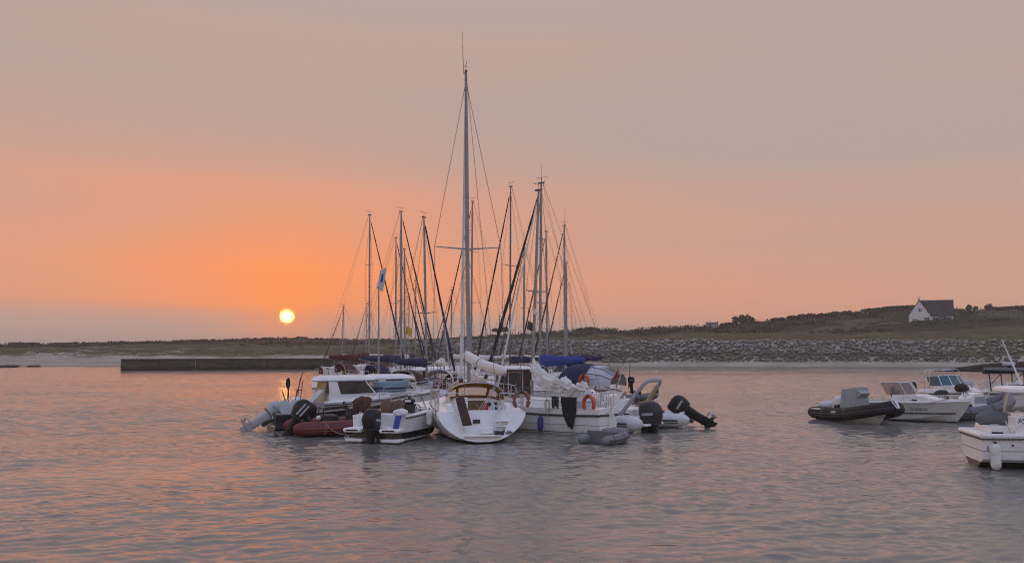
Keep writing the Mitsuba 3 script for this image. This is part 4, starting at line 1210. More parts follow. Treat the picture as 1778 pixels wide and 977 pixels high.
# small grey tender lying against its stern
tn = Thing('dinghy', 'small grey inflatable tender lying low beside the stern of the small sloop', 'dinghy', at=(gx(1036, 29.8), 29.8, 0), heading=52)
rib_tubes(tn, 1.7, 1.2, 0.17, 'tube_grey', 0.14, 0.15, 'strake_dark', 0.4, straight=0.5)
tn.add('transom', box(0.10, 0, 0.22, 0.05, 0.92, 0.42, 0.02), 'tube_slate')
tn.add('floor', plate([(0.1, -0.4), (1.3, -0.4), (1.6, 0), (1.3, 0.4), (0.1, 0.4)], 0.06, 0.09), 'deck_grey')
tn.add('thwart', box(0.75, 0, 0.34, 0.24, 0.95, 0.05, 0.02), 'tube_slate')
cv = move(ball((0, 0, 0), (0.66, 0.40, 0.15), 3), 1.05, 0, 0.33)
cv.vertices += 0.06 * (meshkit.fbm(cv.vertices * 5, 3, 2) - 0.5)[:, None] * [0, 0, 1.0]
tn.add('cover', cv, 'tube_slate', smooth=60)


# ---------------------------------------------------------------- rigid inflatables on the right of the raft
def arch_rib():
    hd = 147
    por = np.array([-math.sin(math.radians(hd)), math.cos(math.radians(hd))])
    B, r = 2.25, 0.29
    c = np.array([gx(1098, 33.6), 33.6]) - por * (B / 2 - r)
    t = Thing('inflatable_boat', 'white console boat with pale inflated tubes, a grey radar arch and a dark outboard', 'inflatable boat', at=(c[0], c[1], 0), heading=hd)
    rib_tubes(t, 6.0, B, r, 'tube_pale', 0.42, 0.36)
    h = rib_hull(t, 6.0, B, r, 'gelcoat', 0.34, 0.34, 0.42)
    P = [np.vstack([np.linspace((0.55, sg * 0.88, 0.60), (-0.33, sg * 0.72, 1.74), 13), [(-0.40, sg * 0.68, 1.82), (-0.45, sg * 0.58, 1.875)], np.linspace((-0.46, sg * 0.45, 1.895), (-0.46, 0, 1.91), 7)]) for sg in (1, -1)]
    ak = t.add('radar_arch', cat([tube(p, 0.05, 10, 1.5) for p in P]), 'hull_grey', smooth=60)
    t.add('arch_padding', tube(P[1][1:12] + [0.0, 0.014, 0], 0.060, 10, 1.6), 'tan_vinyl', parent=ak, smooth=60)
    t.add('antenna', bar((-0.46, -0.2, 1.92), (-0.46, -0.2, 2.28), 0.012, 5), 'print_white', parent=ak)
    for sg in (1, -1):
        t.add('arch_lamp', tube([(P[0][9][0] - 0.10, sg * P[0][9][1], P[0][9][2]), (P[0][9][0] - 0.16, sg * P[0][9][1], P[0][9][2])], 0.06, 10), 'black_plastic', parent=ak)
    c_ = t.add('console', hull_of([(2.0, s * 0.52, 0.36) for s in (1, -1)] + [(3.7, s * 0.46, 0.36) for s in (1, -1)] + [(2.05, s * 0.52, 1.30) for s in (1, -1)] + [(2.35, s * 0.46, 1.50) for s in (1, -1)] + [(2.75, s * 0.44, 1.48) for s in (1, -1)] + [(3.9, s * 0.34, 0.78) for s in (1, -1)]), 'gelcoat')
    t.add('windscreen', panel([(2.85, 0.42, 1.42), (2.85, -0.42, 1.42), (2.50, -0.38, 1.72), (2.50, 0.38, 1.72)], 0.012), 'smoked_pane', parent=c_, smooth=False)
    t.add('console_cushion', panel([(2.85, 0.36, 1.44), (2.85, -0.36, 1.44), (3.5, -0.30, 1.05), (3.5, 0.30, 1.05)], 0.09), 'tan_vinyl', parent=c_)
    t.add('porthole', tube([(2.75, 0.485, 0.98), (2.75, 0.515, 0.98)], 0.17, 16, 0.6), 'dark_window', parent=c_)
    wheel(t, (2.20, 0.08, 1.22), 0.22, 25, c_)
    t.add('seat', cat(box(1.55, 0, 0.70, 0.55, 1.0, 0.70, 0.08), box(1.32, 0, 1.16, 0.14, 1.0, 0.40, 0.06)), 'gelcoat')
    sp = hull_of([(3.75, -0.8, 0.86), (3.75, 0.8, 0.86), (5.3, 0.0, 1.0), (3.75, -0.8, 0.95), (3.75, 0.8, 0.95), (5.3, 0, 1.06)])
    t.add('bow_cushion', sp, 'tan_vinyl')
    t.add('stern_bench', box(0.55, 0, 0.62, 0.45, 1.3, 0.5, 0.06), 'gelcoat')
    for sg in (1, -1):
        t.add('stern_step', box(-0.22, sg * 0.55, 0.30, 0.55, 0.40, 0.08, 0.03), 'gelcoat')
        t.add('cleat', box(0.25, sg * 0.86, 0.70, 0.22, 0.05, 0.06, 0.015), 'black_plastic')
    outboard(t, (-0.04, 0, 0.12), 1.22, 4, -8, 'engine_grey', 'engine_black')
    ok = [k for k in scene if k.startswith(t.key + '__outboard')][0]
    t.add('cowl_label', move(turn(turn(panel([(-0.56, -0.16, 0.44), (-0.56, -0.16, 0.56), (-0.56, 0.16, 0.56), (-0.56, 0.16, 0.44)], 0.02), [0, 0, 1], -8), [0, 1, 0], 4), -0.17, 0, 0.12 + 0.13), 'canvas_grey', parent=ok, smooth=False)
    return t


R1 = arch_rib()
tp = R1.world
# crumpled cover and cushions in the gap between the sloop and the arch boat
cv = ball((0, 0, 0), (0.75, 0.5, 0.36), 3)
cv.vertices += 0.22 * (meshkit.fbm(cv.vertices * 3.1 + 4, 3, 9) - 0.5)[:, None] * [0.5, 0.6, 1.0]
single('boat_cover', tm(cv.vertices + tp((2.0, 1.02, 0.98)), cv.faces), 'tarp_pale', 'crumpled pale grey cover bundled over the tube of the radar arch boat', 'cover', smooth=60)


def tilted_rib():
    hd = 160
    t = Thing('inflatable_boat', 'pale grey inflatable boat at the right of the raft, its black outboard tilted up', 'inflatable boat', at=(gx(1188, 36.0), 36.4, 0), heading=hd)
    rib_tubes(t, 5.2, 2.05, 0.26, 'tube_pale', 0.40, 0.33)
    rib_hull(t, 5.2, 2.05, 0.26, 'gelcoat', 0.32, 0.32, 0.40)
    c_ = t.add('console', hull_of([(2.0, s * 0.36, 0.34) for s in (1, -1)] + [(2.8, s * 0.36, 0.34) for s in (1, -1)] + [(2.05, s * 0.36, 1.05) for s in (1, -1)] + [(2.5, s * 0.34, 1.10) for s in (1, -1)]), 'gelcoat')
    wheel(t, (1.93, 0, 1.0), 0.19, 30, c_)
    t.add('windscreen', panel([(2.5, 0.33, 1.09), (2.5, -0.33, 1.09), (2.3, -0.30, 1.34), (2.3, 0.30, 1.34)], 0.01), 'dark_window', parent=c_, smooth=False)
    t.add('seat', box(1.2, 0, 0.62, 0.5, 0.9, 0.56, 0.07), 'gelcoat')
    t.add('stern_board', box(-0.03, 0, 0.32, 0.10, 1.35, 0.62, 0.03), 'gelcoat')
    outboard(t, (-0.06, 0.0, 0.38), 1.02, 57, 6, 'engine_black', 'engine_black')
    return t


R2 = tilted_rib()
td = Thing('dinghy', 'dark inflatable tender floating beyond the arch boat, only its bow showing', 'dinghy', at=(gx(1078, 54), 54, 0), heading=-6)
rib_tubes(td, 2.4, 1.35, 0.20, 'tube_slate', 0.22, 0.22)
td.add('floor', plate([(0.1, -0.4), (1.7, -0.4), (2.0, 0), (1.7, 0.4), (0.1, 0.4)], 0.08, 0.11), 'deck_grey')
td.add('transom', box(0.06, 0, 0.25, 0.05, 0.9, 0.4, 0.02), 'tube_slate')


# ---------------------------------------------------------------- yacht with the navy hood behind them
def hooded_yacht():
    t = sailboat('white yacht with a blue covered boom, navy cockpit hood and pale side curtains', 937, 44.5, gz(316, 44.5), 150, L=7.6, B=2.6, mast_t=0.57, fs=1.15, fb=1.3, cover='canvas_blue', hood=None, jib='sacrificial', jr=0.11,
                 spreaders=((0.40, 0.62), (0.72, 0.5)), seed=7, antenna=0.9, cover_r=0.17, mr=0.075, boom=2.35)
    h = t.h
    sprayhood(t, 1.55, 3.35, 1.12, 1.35, 1.02, 'canvas_navy', panes=2, lean=0.3)
    A, B_ = arch(1.50, 1.12, 0.98, 1.35, xtop=-0.25), arch(0.25, 0.95, 0.55, 1.35, xtop=-0.05)
    ck = t.add('cockpit_curtain', grid(np.stack([A, (A + B_) / 2 + [0, 0, 0.07], B_])), 'tarp_pale', smooth=60)
    t.add('curtain_seam', cat([tube([A[i] + [0, 0, 0.012], (A[i] + B_[i]) / 2 + [0, 0, 0.085], B_[i] + [0, 0, 0.012]], 0.016, 5) for i in (2, 4, 8, 10)]), 'canvas_navy', parent=ck)
    t.add('solar_panel', hull_of([(x, y, z) for x in (-0.55, 0.75) for y in (-0.55, 0.55) for z in (2.44, 2.48)]), 'solar', smooth=False)
    t.add('solar_post', cat([bar((0.05, 0.75, 1.2), (-0.2, 0.35, 2.44), 0.022, 6), bar((0.05, -0.75, 1.2), (-0.2, -0.35, 2.44), 0.022, 6)]), 'steel')
    lettering(t, 'L F', 0.17, (0.35, 0.99 * float(h.beam(0.05)) + 0.015, 0.78), (-1, 0.06, 0), (0, 0, 1), 'print_dark')
    outboard(t, (-0.02, -0.62, 1.45), 0.42, 0, 0, 'engine_black', 'engine_black')
    return t


C3 = hooded_yacht()
w = C3.world
horseshoe('orange horseshoe lifebuoy on the rail of the yacht with the navy hood', w((1.35, 1.32, 1.62)), 240, 0.24, 0.085, 'orange_buoy', gap=95)
fl = Thing('flag', 'small red ensign hanging from the stern post of the yacht with the navy hood', 'flag')
p0 = w((-0.05, 0.95, 1.3))
fl.add('staff', bar(p0, p0 + [0.14, 0, 0.95], 0.013, 6), 'teak')
n, m = 7, 9
S, U = np.meshgrid(np.linspace(0, 1, n), np.linspace(0, 1, m), indexing='ij')
G = np.stack([p0[0] + 0.12 - 0.16 * U - 0.10 * S, p0[1] + 0.05 * np.sin(6 * U), p0[2] + 0.85 - 0.36 * S - 0.20 * U], -1)
fl.add('cloth', cat(grid(G), grid(G + [0, 0.006, 0])), 'red_cloth', smooth=60)


# ---------------------------------------------------------------- wheelhouse boat between centre yacht and hooded yacht
def wheelhouse_boat():
    t = Thing('motorboat', 'motorboat with a white flat roof over a dark brown wheelhouse near the centre yacht', 'motorboat', at=(gx(900, 38.6), 38.6, 0), heading=97)
    h = Hull(4.8, 2.0, 0.85, 1.15, 0.3, ts=0.92, tm_=0.4, bp=2.3, rake=0.6, kind='hard', cuts=[(0.04, 0.42, 0.82, 0.35)])
    t.add('hull', h.mesh(24), 'hull_white')
    t.add('rub_rail', h.rail(0.0, 0.99, 0.03, -0.01, -0.02), 'strake_dark')
    k = t.add('wheelhouse', hull_of([(1.3, s * 0.72, 0.6) for s in (1, -1)] + [(3.2, s * 0.70, 0.6) for s in (1, -1)] + [(1.2, s * 0.66, 2.16) for s in (1, -1)] + [(2.5, s * 0.62, 2.16) for s in (1, -1)] + [(3.1, s * 0.66, 1.4) for s in (1, -1)]), 'canvas_brown')
    t.add('door_frame', cat([box(1.21, y, 1.5, 0.05, 0.045, 1.25, 0.01) for y in (0.28, -0.34)] + [box(1.21, -0.03, z, 0.05, 0.62, 0.04, 0.01) for z in (1.14, 2.06)]), 'rope_pale', parent=k)
    t.add('door_pane', panel([(1.225, 0.27, 1.16), (1.225, -0.32, 1.16), (1.185, -0.32, 2.04), (1.185, 0.27, 2.04)], 0.02), 'dark_window', parent=k, smooth=False)
    for s in (1, -1):
        t.add('side_window', panel([(1.5, s * 0.715, 1.45), (2.6, s * 0.70, 1.45), (2.4, s * 0.665, 2.02), (1.5, s * 0.675, 2.02)], 0.02), 'dark_window', parent=k, smooth=False)
    t.add('roof', loft([lug(1.95, 2.17, 1.9, 1.46, 4), lug(1.95, 2.22, 2.0, 1.56, 4), lug(1.93, 2.30, 1.85, 1.40, 4), lug(1.93, 2.32, 1.5, 1.0, 4)]), 'gelcoat')
    t.add('engine_box', box(0.55, 0.1, 0.72, 0.5, 1.0, 0.55, 0.05), 'gelcoat')
    t.add('antenna', bar((1.4, 0.5, 2.3), (1.3, 0.5, 3.0), 0.012, 5), 'print_white')
    return t


wheelhouse_boat()


# ---------------------------------------------------------------- left of the centre yacht: open motorboat, outboard towards us
def bowrider():
    t = Thing('motorboat', 'white open motorboat with a black lower hull and black outboard, stern towards us', 'motorboat', at=(gx(656, 30.3), 30.3, 0), heading=73)
    h = Hull(5.0, 2.0, 0.86, 1.12, 0.30, ts=0.93, tm_=0.4, bp=2.5, rake=0.75, rs=0.12, kind='hard', cuts=[(0.0, 0.055, 0.80, 0.50), (0.085, 0.50, 0.80, 0.32)], gun=0.13)
    hk = t.add('hull', h.mesh(34), 'hull_black_lower')
    t.add('rub_rail', h.rail(0.02, 0.995, 0.022, -0.01, -0.06), 'strake_dark')
    for s in (1, -1):
        t.add('swim_platform', box(-0.20, s * 0.64, 0.43, 0.62, 0.66, 0.13, 0.04), 'gelcoat')
        t.add('platform_base', box(-0.14, s * 0.64, 0.10, 0.50, 0.62, 0.10, 0.03), 'gelcoat')
        t.add('grip_pad', box(-0.512, s * 0.64, 0.44, 0.02, 0.42, 0.05, 0.01), 'black_plastic')
    t.add('stern_bench', cat(box(0.62, 0, 0.60, 0.40, 1.30, 0.12, 0.05), box(0.46, 0, 0.76, 0.12, 1.40, 0.34, 0.05)), 'gelcoat')
    for y in (0.42, -0.02):
        s = cat(loft([np.c_[np.full(12, x), y + 0.24 * wv * np.cos(np.linspace(0, PI * 2, 12, endpoint=False)), 1.02 + 0.29 * wv * np.sin(np.linspace(0, PI * 2, 12, endpoint=False))] for x, wv in ((1.62, 0.85), (1.66, 1.0), (1.78, 1.0), (1.82, 0.85))]), box(1.86, y, 0.78, 0.42, 0.44, 0.12, 0.05), box(1.86, y, 0.52, 0.14, 0.14, 0.45, 0.02))
        t.add('seat', s, 'seat_brown', smooth=50)
    hs = t.add('helm_pod', cat(box(1.35, -0.58, 1.04, 0.22, 0.36, 0.40, 0.06), box(1.30, -0.58, 1.30, 0.18, 0.42, 0.14, 0.05), box(1.35, -0.58, 0.62, 0.12, 0.12, 0.6, 0.02), bar((1.32, -0.58, 1.36), (1.32, -0.58, 1.46), 0.05, 8)), 'black_plastic')
    t.add('pod_label', box(1.195, -0.58, 1.30, 0.02, 0.22, 0.07, 0.005), 'print_white', parent=hs)
    P = [np.array(p) for p in ((2.15, 0.86, 1.0), (2.62, 0.62, 1.0), (2.80, 0.12, 1.02), (2.80, -0.12, 1.02), (2.62, -0.62, 1.0), (2.15, -0.86, 1.0))]
    top = [p * [1, 0.92, 1] + [-0.30, 0, 0.50] for p in P]
    wk = t.add('windscreen', cat([tube(top, 0.016, 6)] + [bar(p, q, 0.014, 6) for p, q in zip(P, top)] + [tube(P, 0.018, 6)]), 'steel')
    for i in range(5):
        t.add('pane', tm([P[i], P[i + 1], top[i + 1], top[i]], [[0, 1, 2, 3]]), 'clear_pane', parent=wk, smooth=False)
    wheel(t, (2.10, -0.5, 1.0), 0.17, 30)
    t.add('bow_rail', cat([tube(np.vstack([h.edge(np.linspace(0.62, 0.97, 10), s, 0.08, 0.22)]), 0.012, 6) for s in (1, -1)] + [bar(h.edge(x, s, 0.08, 0), h.edge(x, s, 0.08, 0.22), 0.012, 6) for s in (1, -1) for x in (0.64, 0.8, 0.94)]), 'steel')
    t.add('cleat', cat([box(x * 5.0, s * (float(h.beam(x)) - 0.08), float(h.sheer(x)) + 0.05, 0.18, 0.04, 0.05, 0.01) for s in (1, -1) for x in (0.12, 0.55)]), 'steel')
    outboard(t, (-0.05, 0.04, 0.30), 1.0, 4, 0, 'engine_black', 'engine_black')
    lettering(t, 'AY', 0.10, (-0.516, 0.90, 0.16), (0, -1, 0), (0, 0, 1), 'print_white')
    return t, h


M1, M1h = bowrider()
m_ = M1.world
fender('white fender leaning on the bow of the open black and white motorboat', m_(M1h.side(0.58, -1, 0.60, 0.10)), 0.60, 0.11, lean=16, top=m_(M1h.edge(0.62, -1, 0, 0.05)))
cv = ball((0, 0, 0), (0.26, 0.15, 0.13), 3)
cv.vertices += 0.10 * (meshkit.fbm(cv.vertices * 7, 3, 1) - 0.5)[:, None] * [1, 1, 0.8]
single('towel', tm(cv.vertices + m_((0.10, -0.80, 0.98)), cv.faces), 'print_white', 'crumpled white towel on the right stern corner of the open black and white motorboat', 'towel', smooth=60)
n = 10
S, U = np.meshgrid(np.linspace(0, 1, n), np.linspace(-1, 1, 7), indexing='ij')
G = np.stack([-0.02 - 0.30 * S ** 0.7 + 0.01 * np.sin(5 * U), -0.80 + 0.10 * U, 0.92 - 0.55 * S + 0.01 * np.sin(4 * U + S)], -1)
single('hanging_cloth', cat(grid(m_(G)), grid(m_(G + [0.012, 0, 0]))), 'blue_cloth', 'narrow blue cloth hanging from the right stern corner of the open motorboat', 'cloth', smooth=60)


# ---------------------------------------------------------------- left end of the raft
def red_rib():
    hd = 25
    por = np.array([-math.sin(math.radians(hd)), math.cos(math.radians(hd))])
    B, r = 2.1, 0.25
    c = np.array([gx(530, 32.1), 32.1]) + por * (B / 2 - r)
    t = Thing('inflatable_boat', 'dark red inflatable boat with a big black white-striped outboard', 'inflatable boat', at=(c[0], c[1], 0), heading=hd)
    rib_tubes(t, 4.3, B, r, 'tube_red', 0.32, 0.30, 'strake_red')
    rib_hull(t, 4.3, B, r, 'hull_dark', 0.30, 0.28, 0.3, 'strake_dark')
    c_ = t.add('console', hull_of([(1.75, s * 0.34, 0.3) for s in (1, -1)] + [(2.3, s * 0.34, 0.3) for s in (1, -1)] + [(1.8, s * 0.34, 0.92) for s in (1, -1)] + [(2.1, s * 0.32, 0.98) for s in (1, -1)]), 'hull_dark')
    wheel(t, (1.68, -0.05, 0.98), 0.20, 20, c_)
    t.add('seat', cat(box(1.05, 0, 0.50, 0.6, 0.8, 0.42, 0.05), bar((0.8, 0.35, 0.5), (0.8, 0.35, 0.95), 0.02), bar((0.8, -0.35, 0.5), (0.8, -0.35, 0.95), 0.02), bar((0.8, 0.35, 0.95), (0.8, -0.35, 0.95), 0.02)), 'black_plastic')
    t.add('transom_board', box(0.24, 0, 0.45, 0.10, 1.5, 0.5, 0.03), 'hull_dark')
    outboard(t, (0.16, 0, 0.30), 1.08, 32, 0, 'engine_black', 'engine_black', stripe='engine_silver')
    return t


L2 = red_rib()
l2 = L2.world
cv = ball((0, 0, 0), (0.34, 0.26, 0.32), 3)
cv.vertices += 0.26 * (meshkit.fbm(cv.vertices * 4.5, 3, 5) - 0.5)[:, None]
single('jacket', tm(cv.vertices + l2((2.25, -0.1, 1.02)), cv.faces), 'clothes_brown', 'heap of brown jackets on the console of the dark red inflatable boat', 'jacket', smooth=60)
single('ball_buoy', ball(l2((0.52, -0.78, 0.66)), 0.085), 'fender_white', 'small white ball buoy on the near tube of the dark red inflatable boat', 'buoy')
loop_rope([l2((0.75, -1.04, 0.42)), l2((1.05, -1.10, 0.18)), l2((1.7, -1.12, 0.06)), l2((2.3, -1.10, 0.20)), l2((2.6, -1.02, 0.45))], 0.013, 'pale rope looping down the near side of the dark red inflatable boat')


def dark_launch():
    t = Thing('motorboat', 'dark hulled launch at the left end of the raft with a silver tilted outboard', 'motorboat', at=(gx(474, 35.4), 35.4, 0), heading=26)
    h = Hull(4.9, 1.9, 0.62, 0.95, 0.28, ts=0.92, tm_=0.4, bp=2.4, rake=0.6, kind='hard', cuts=[(0.03, 0.62, 0.82, 0.25)])
    t.add('hull', h.mesh(26), 'hull_dark')
    t.add('gunwale', h.rail(0.0, 0.99, 0.035, 0.02, 0.0), 'hull_grey')
    t.add('boot_stripe', tube([(-0.012, -0.80, 0.16), (-0.012, 0.80, 0.16)], 0.022, 5), 'rope_pale')
    lettering(t, 'AY 15480', 0.12, (-0.012, 0.34, 0.42), (0, -1, 0), (0, 0, 1), 'print_white')
    n, m = 16, 11
    S, U = np.meshgrid(np.linspace(0, 1, n), np.linspace(-1, 1, m), indexing='ij')
    ridge = 0.20 * np.sin(PI * S) ** 0.5 + 0.13 * abs(np.sin(PI * 2 * S))
    G = np.stack([0.22 + 1.0 * S, 0.80 * U, 0.64 + (1 - abs(U) ** 2.2) * (0.16 + ridge)], -1)
    t.add('canvas_cover', cat(grid(G), grid(G - [0, 0, 0.015])), 'canvas_grey', smooth=60)
    k = t.add('console', hull_of([(1.40, s * 0.4, 0.3) for s in (1, -1)] + [(1.95, s * 0.4, 0.3) for s in (1, -1)] + [(1.45, s * 0.4, 1.0) for s in (1, -1)] + [(1.95, s * 0.38, 1.0) for s in (1, -1)]), 'hull_grey')
    t.add('windscreen', panel([(1.45, -0.42, 0.96), (1.45, 0.42, 0.96), (1.92, 0.36, 1.46), (1.92, -0.36, 1.46)], 0.03), 'tarp_pale', parent=k, smooth=False)
    for x, y, hgt, l in ((0.75, 0.45, 1.72, 0.0), (0.60, -0.1, 1.45, -0.22), (0.9, 0.1, 1.50, 0.10)):
        t.add('rod', bar((x, y, 0.8), (x + l, y, hgt), 0.018, 5), 'rope_dark')
    outboard(t, (-0.06, 0, 0.30), 0.92, 56, 0, 'engine_silver', 'engine_silver')
    return t


L1 = dark_launch()


def hardtop(label, px, Y, heading, L, zt, seed, tan=True, hullm='hull_white'):
    """A small cabin cruiser with a hardtop over big side windows."""
    t = Thing('cabin_cruiser', label, 'motorboat', at=(gx(px, Y), Y, 0), heading=heading)
    h = Hull(L, 2.15, 0.82, 1.12, 0.3, ts=0.93, tm_=0.42, bp=2.4, rake=0.7, kind='hard', cuts=[(0.04, 0.26, 0.80, 0.35)])
    t.add('hull', h.mesh(26), hullm)
    t.add('rub_rail', h.rail(0.0, 0.99, 0.03, -0.01, -0.10), 'strake_dark')
    x0, x1, x2 = 0.27 * L, 0.62 * L, 0.76 * L
    zc = 1.18
    k = t.add('cabin', hull_of([(x0, s * 0.82, 0.8) for s in (1, -1)] + [(x2, s * 0.62, 0.9) for s in (1, -1)] + [(x0, s * 0.80, zc) for s in (1, -1)] + [(x2 - 0.1, s * 0.55, zc) for s in (1, -1)] + [(x2 + 0.55, s * 0.3, 1.0) for s in (1, -1)]), 'gelcoat')
    zr = zt - 0.16
    for s in (1, -1):
        t.add('pillar', hull_of([(x0, s * 0.80, zc), (x0 + 0.48, s * 0.80, zc), (x0 + 0.34, s * 0.72, zr), (x0 - 0.02, s * 0.72, zr), (x0, s * 0.76, zc), (x0 + 0.48, s * 0.76, zc), (x0 + 0.34, s * 0.68, zr), (x0 - 0.02, s * 0.68, zr)]), 'gelcoat', parent=k)
        t.add('side_window', panel([(x0 + 0.48, s * 0.79, zc + 0.03), (x1 + 0.20, s * 0.70, zc + 0.03), (x1 - 0.22, s * 0.665, zr), (x0 + 0.34, s * 0.715, zr)], 0.014), 'dark_window', parent=k, smooth=False)
        t.add('pillar', tube([(x1 + 0.20, s * 0.71, zc), (x1 - 0.24, s * 0.68, zr)], 0.035, 6), 'gelcoat', parent=k)
        t.add('windscreen', panel([(x1 + 0.24, s * 0.68, zc), (x2 - 0.14, s * 0.06, zc), (x2 - 0.60, s * 0.06, zr), (x1 - 0.20, s * 0.64, zr)], 0.012), 'dark_window', parent=k, smooth=False)
        t.add('grab_rail', tube(curve([(x0 + 0.2, s * 0.86, zc - 0.05), (x1, s * 0.80, zc + 0.02), (x2 + 0.2, s * 0.60, zc + 0.02), (x2 + 0.8, s * 0.42, zc - 0.04)], 14), 0.012, 6), 'steel')
    R = [lug((x0 + x1) / 2 - 0.1, zr, (x1 - x0) + 0.75, 1.50, 2.5), lug((x0 + x1) / 2 - 0.1, zr + 0.05, (x1 - x0) + 0.95, 1.64, 2.5), lug((x0 + x1) / 2 - 0.12, zr + 0.13, (x1 - x0) + 0.80, 1.56, 2.4), lug((x0 + x1) / 2 - 0.16, zr + 0.21, (x1 - x0) + 0.35, 1.30, 2.3), lug((x0 + x1) / 2 - 0.2, zr + 0.25, (x1 - x0) + 0.0, 0.9, 2.4)]
    rk = t.add('roof', loft(R), 'gelcoat', smooth=50)
    t.add('antenna', cat(bar((x0 + 0.3, 0.4, zt), (x0 + 0.25, 0.4, zt + 0.38), 0.015, 5), box(x0 + 0.26, 0.4, zt + 0.36, 0.16, 0.12, 0.03, 0.005)), 'rope_dark', parent=rk)
    t.add('mast_lamp', bar((x0 + 0.6, 0.2, zt), (x0 + 0.6, 0.2, zt + 0.26), 0.02, 5), 'rope_dark', parent=rk)
    if tan:
        t.add('aft_curtain', hull_of([(x0 - 0.30, s * 0.70, 0.86) for s in (1, -1)] + [(x0 - 0.24, s * 0.70, 0.86) for s in (1, -1)] + [(x0 - 0.12, s * 0.62, zr - 0.02) for s in (1, -1)] + [(x0 - 0.06, s * 0.62, zr - 0.02) for s in (1, -1)]), 'tan_vinyl')
    t.add('rod_rack', cat([bar((0.30, y, 0.8), (0.30 + d, y, zt + e), 0.017, 5) for y, d, e in ((0.6, 0.32, 0.22), (0.2, 0.12, 0.0), (-0.3, 0.1, -0.1))] + [bar((0.35, 0.75, 1.35), (0.35, -0.75, 1.35), 0.016, 5)]), 'rope_dark')
    t.add('engine_cover', box(0.25, 0, 0.92, 0.42, 0.62, 0.30, 0.08), 'gelcoat')
    pulpit(t, h, True, 0.4, 0.014, 0.72)
    return t


L3 = hardtop('white cabin cruiser with a hardtop and dark side windows behind the red inflatable boat', 508, 38.6, 27, 5.2, 1.86, 1)
l3 = L3.world
pd = Thing('paddle', 'dark oval paddle standing up at the stern of the left cabin cruiser', 'paddle')
q = l3((0.05, 0.85, 0.95))
pd.add('shaft', bar(q, q + [0.02, 0, 0.45], 0.02, 6), 'teak')
pd.add('blade', ball(q + [0.02, 0, 0.66], (0.10, 0.03, 0.24)), 'wet_black')
bd = Thing('rowing_dinghy', 'pale blue dinghy with a navy stripe stowed on the foredeck of the left cabin cruiser', 'dinghy', at=tuple(l3((3.72, 0.1, 1.17))), heading=-4)
bh = Hull(1.45, 0.85, 0.46, 0.52, 0.0, ts=0.9, tm_=0.45, bp=3.0, rake=0.18, kind='round', cuts=[(0.05, 0.85, 0.85, 0.1)], gun=0.04)
scene['dinghy_blue'] = {'type': 'twosided', 'bsdf': {'type': 'principled', 'base_color': {'type': 'rgb', 'value': [0.26, 0.40, 0.48]}, 'roughness': 0.45}}
bd.add('hull', bh.mesh(20), 'dinghy_blue')
bd.add('stripe', cat([tube([bh.side(x, sg, 0.42, 0.006) for x in np.linspace(0, 0.99, 24)], 0.035, 6, 1.0) for sg in (1, -1)]), 'canvas_navy')
L5 = hardtop('second white cabin cruiser with a hardtop, just right of the pale blue dinghy', 606, 43.0, 27, 4.6, 1.80, 2, tan=False)
l5 = L5.world
fp = Thing('flag', 'pale flag with a blue print drooping from a tall thin pole among the left masts', 'flag')
q = np.array([gx(659, 44.2), 44.2, 1.0])
ptop = np.array([gx(657, 44.2), 44.2, gz(500, 44.2)])
fp.add('pole', tube([q, ptop], [0.05, 0.03], 8), 'mast_alu')
n, m = 9, 9
S, U = np.meshgrid(np.linspace(0, 1, n), np.linspace(0, 1, m), indexing='ij')
G = np.stack([ptop[0] - 0.10 + 0.30 * U + 0.16 * (1 - S), ptop[1] + 0.05 * np.sin(7 * U + 2 * S), ptop[2] + 0.85 - 0.85 * S + 0.16 * U * (1 - 2 * S) - 0.02], -1)
fp.add('cloth', cat(grid(G), grid(G + [0, 0.008, 0])), 'tarp_pale', smooth=60)
fp.add('print', cat(grid(G[2:6, 3:7] - [0, 0.006, 0])), 'canvas_blue', smooth=60)
fp.add('finial', ball(ptop + [0, 0, 0.03], 0.05), 'mast_dark')

# ---------------------------------------------------------------- the yachts moored further up the raft
S = sailboat
GR = 'sailing yachts moored further up the raft'
YACHTS = []


def S(*a, **k):
    YACHTS.append(sailboat(*a, group=GR, **k))
    return YACHTS[-1]


S('white yacht with a dark red boom cover and mast left of the pale flag', 642, 75, gz(372, 75), 35, L=8.2, cover='canvas_red', hood='canvas_red', jib='sacrificial', spreaders=((0.36, 0.55), (0.68, 0.62)), seed=11, cover_r=0.2, mr=0.085, jr=0.09)
S('yacht with the tallest of the masts left of the centre yacht', 697, 68, gz(366, 68), 35, L=7.8, cover='canvas_navy', hood='canvas_navy', jib='canvas_brown', spreaders=((0.45, 0.7),), seed=12, mr=0.10, jr=0.09)
S('white yacht with a brown sprayhood and navy boom cover right of the cabin cruisers', 742, 50, gz(376, 50), 62, L=7.4, B=2.4, cover='canvas_navy', hood='canvas_brown', jib='canvas_navy', spreaders=((0.42, 0.75),), seed=13, mr=0.075, jr=0.085, lean=0.2)
S('yacht with the shorter mast standing close on the left of the tallest left mast', 688, 85, gz(412, 85), 35, L=7.6, cover='canvas_red', hood='canvas_red', spreaders=((0.5, 0.8),), seed=14, mr=0.09)
S('yacht with the mast standing close on the right of the tallest left mast', 703, 91, gz(432, 91), 38, L=7.6, cover='canvas_navy', hood=None, spreaders=((0.45, 0.8),), seed=15, mr=0.095)
S('small far yacht whose short mast ends low between the two groups of left masts', 711, 99, gz(515, 99), 40, L=6.2, B=2.2, cover='sailcloth', hood=None, spreaders=(), seed=16, detail=False, mr=0.06)
S('small yacht with the leftmost mast of the raft, standing by itself', 595, 100, gz(532, 100), 160, L=6.2, B=2.2, cover='sailcloth', hood=None, jib='canvas_brown', spreaders=(), seed=17, detail=False, mr=0.075, jr=0.07)
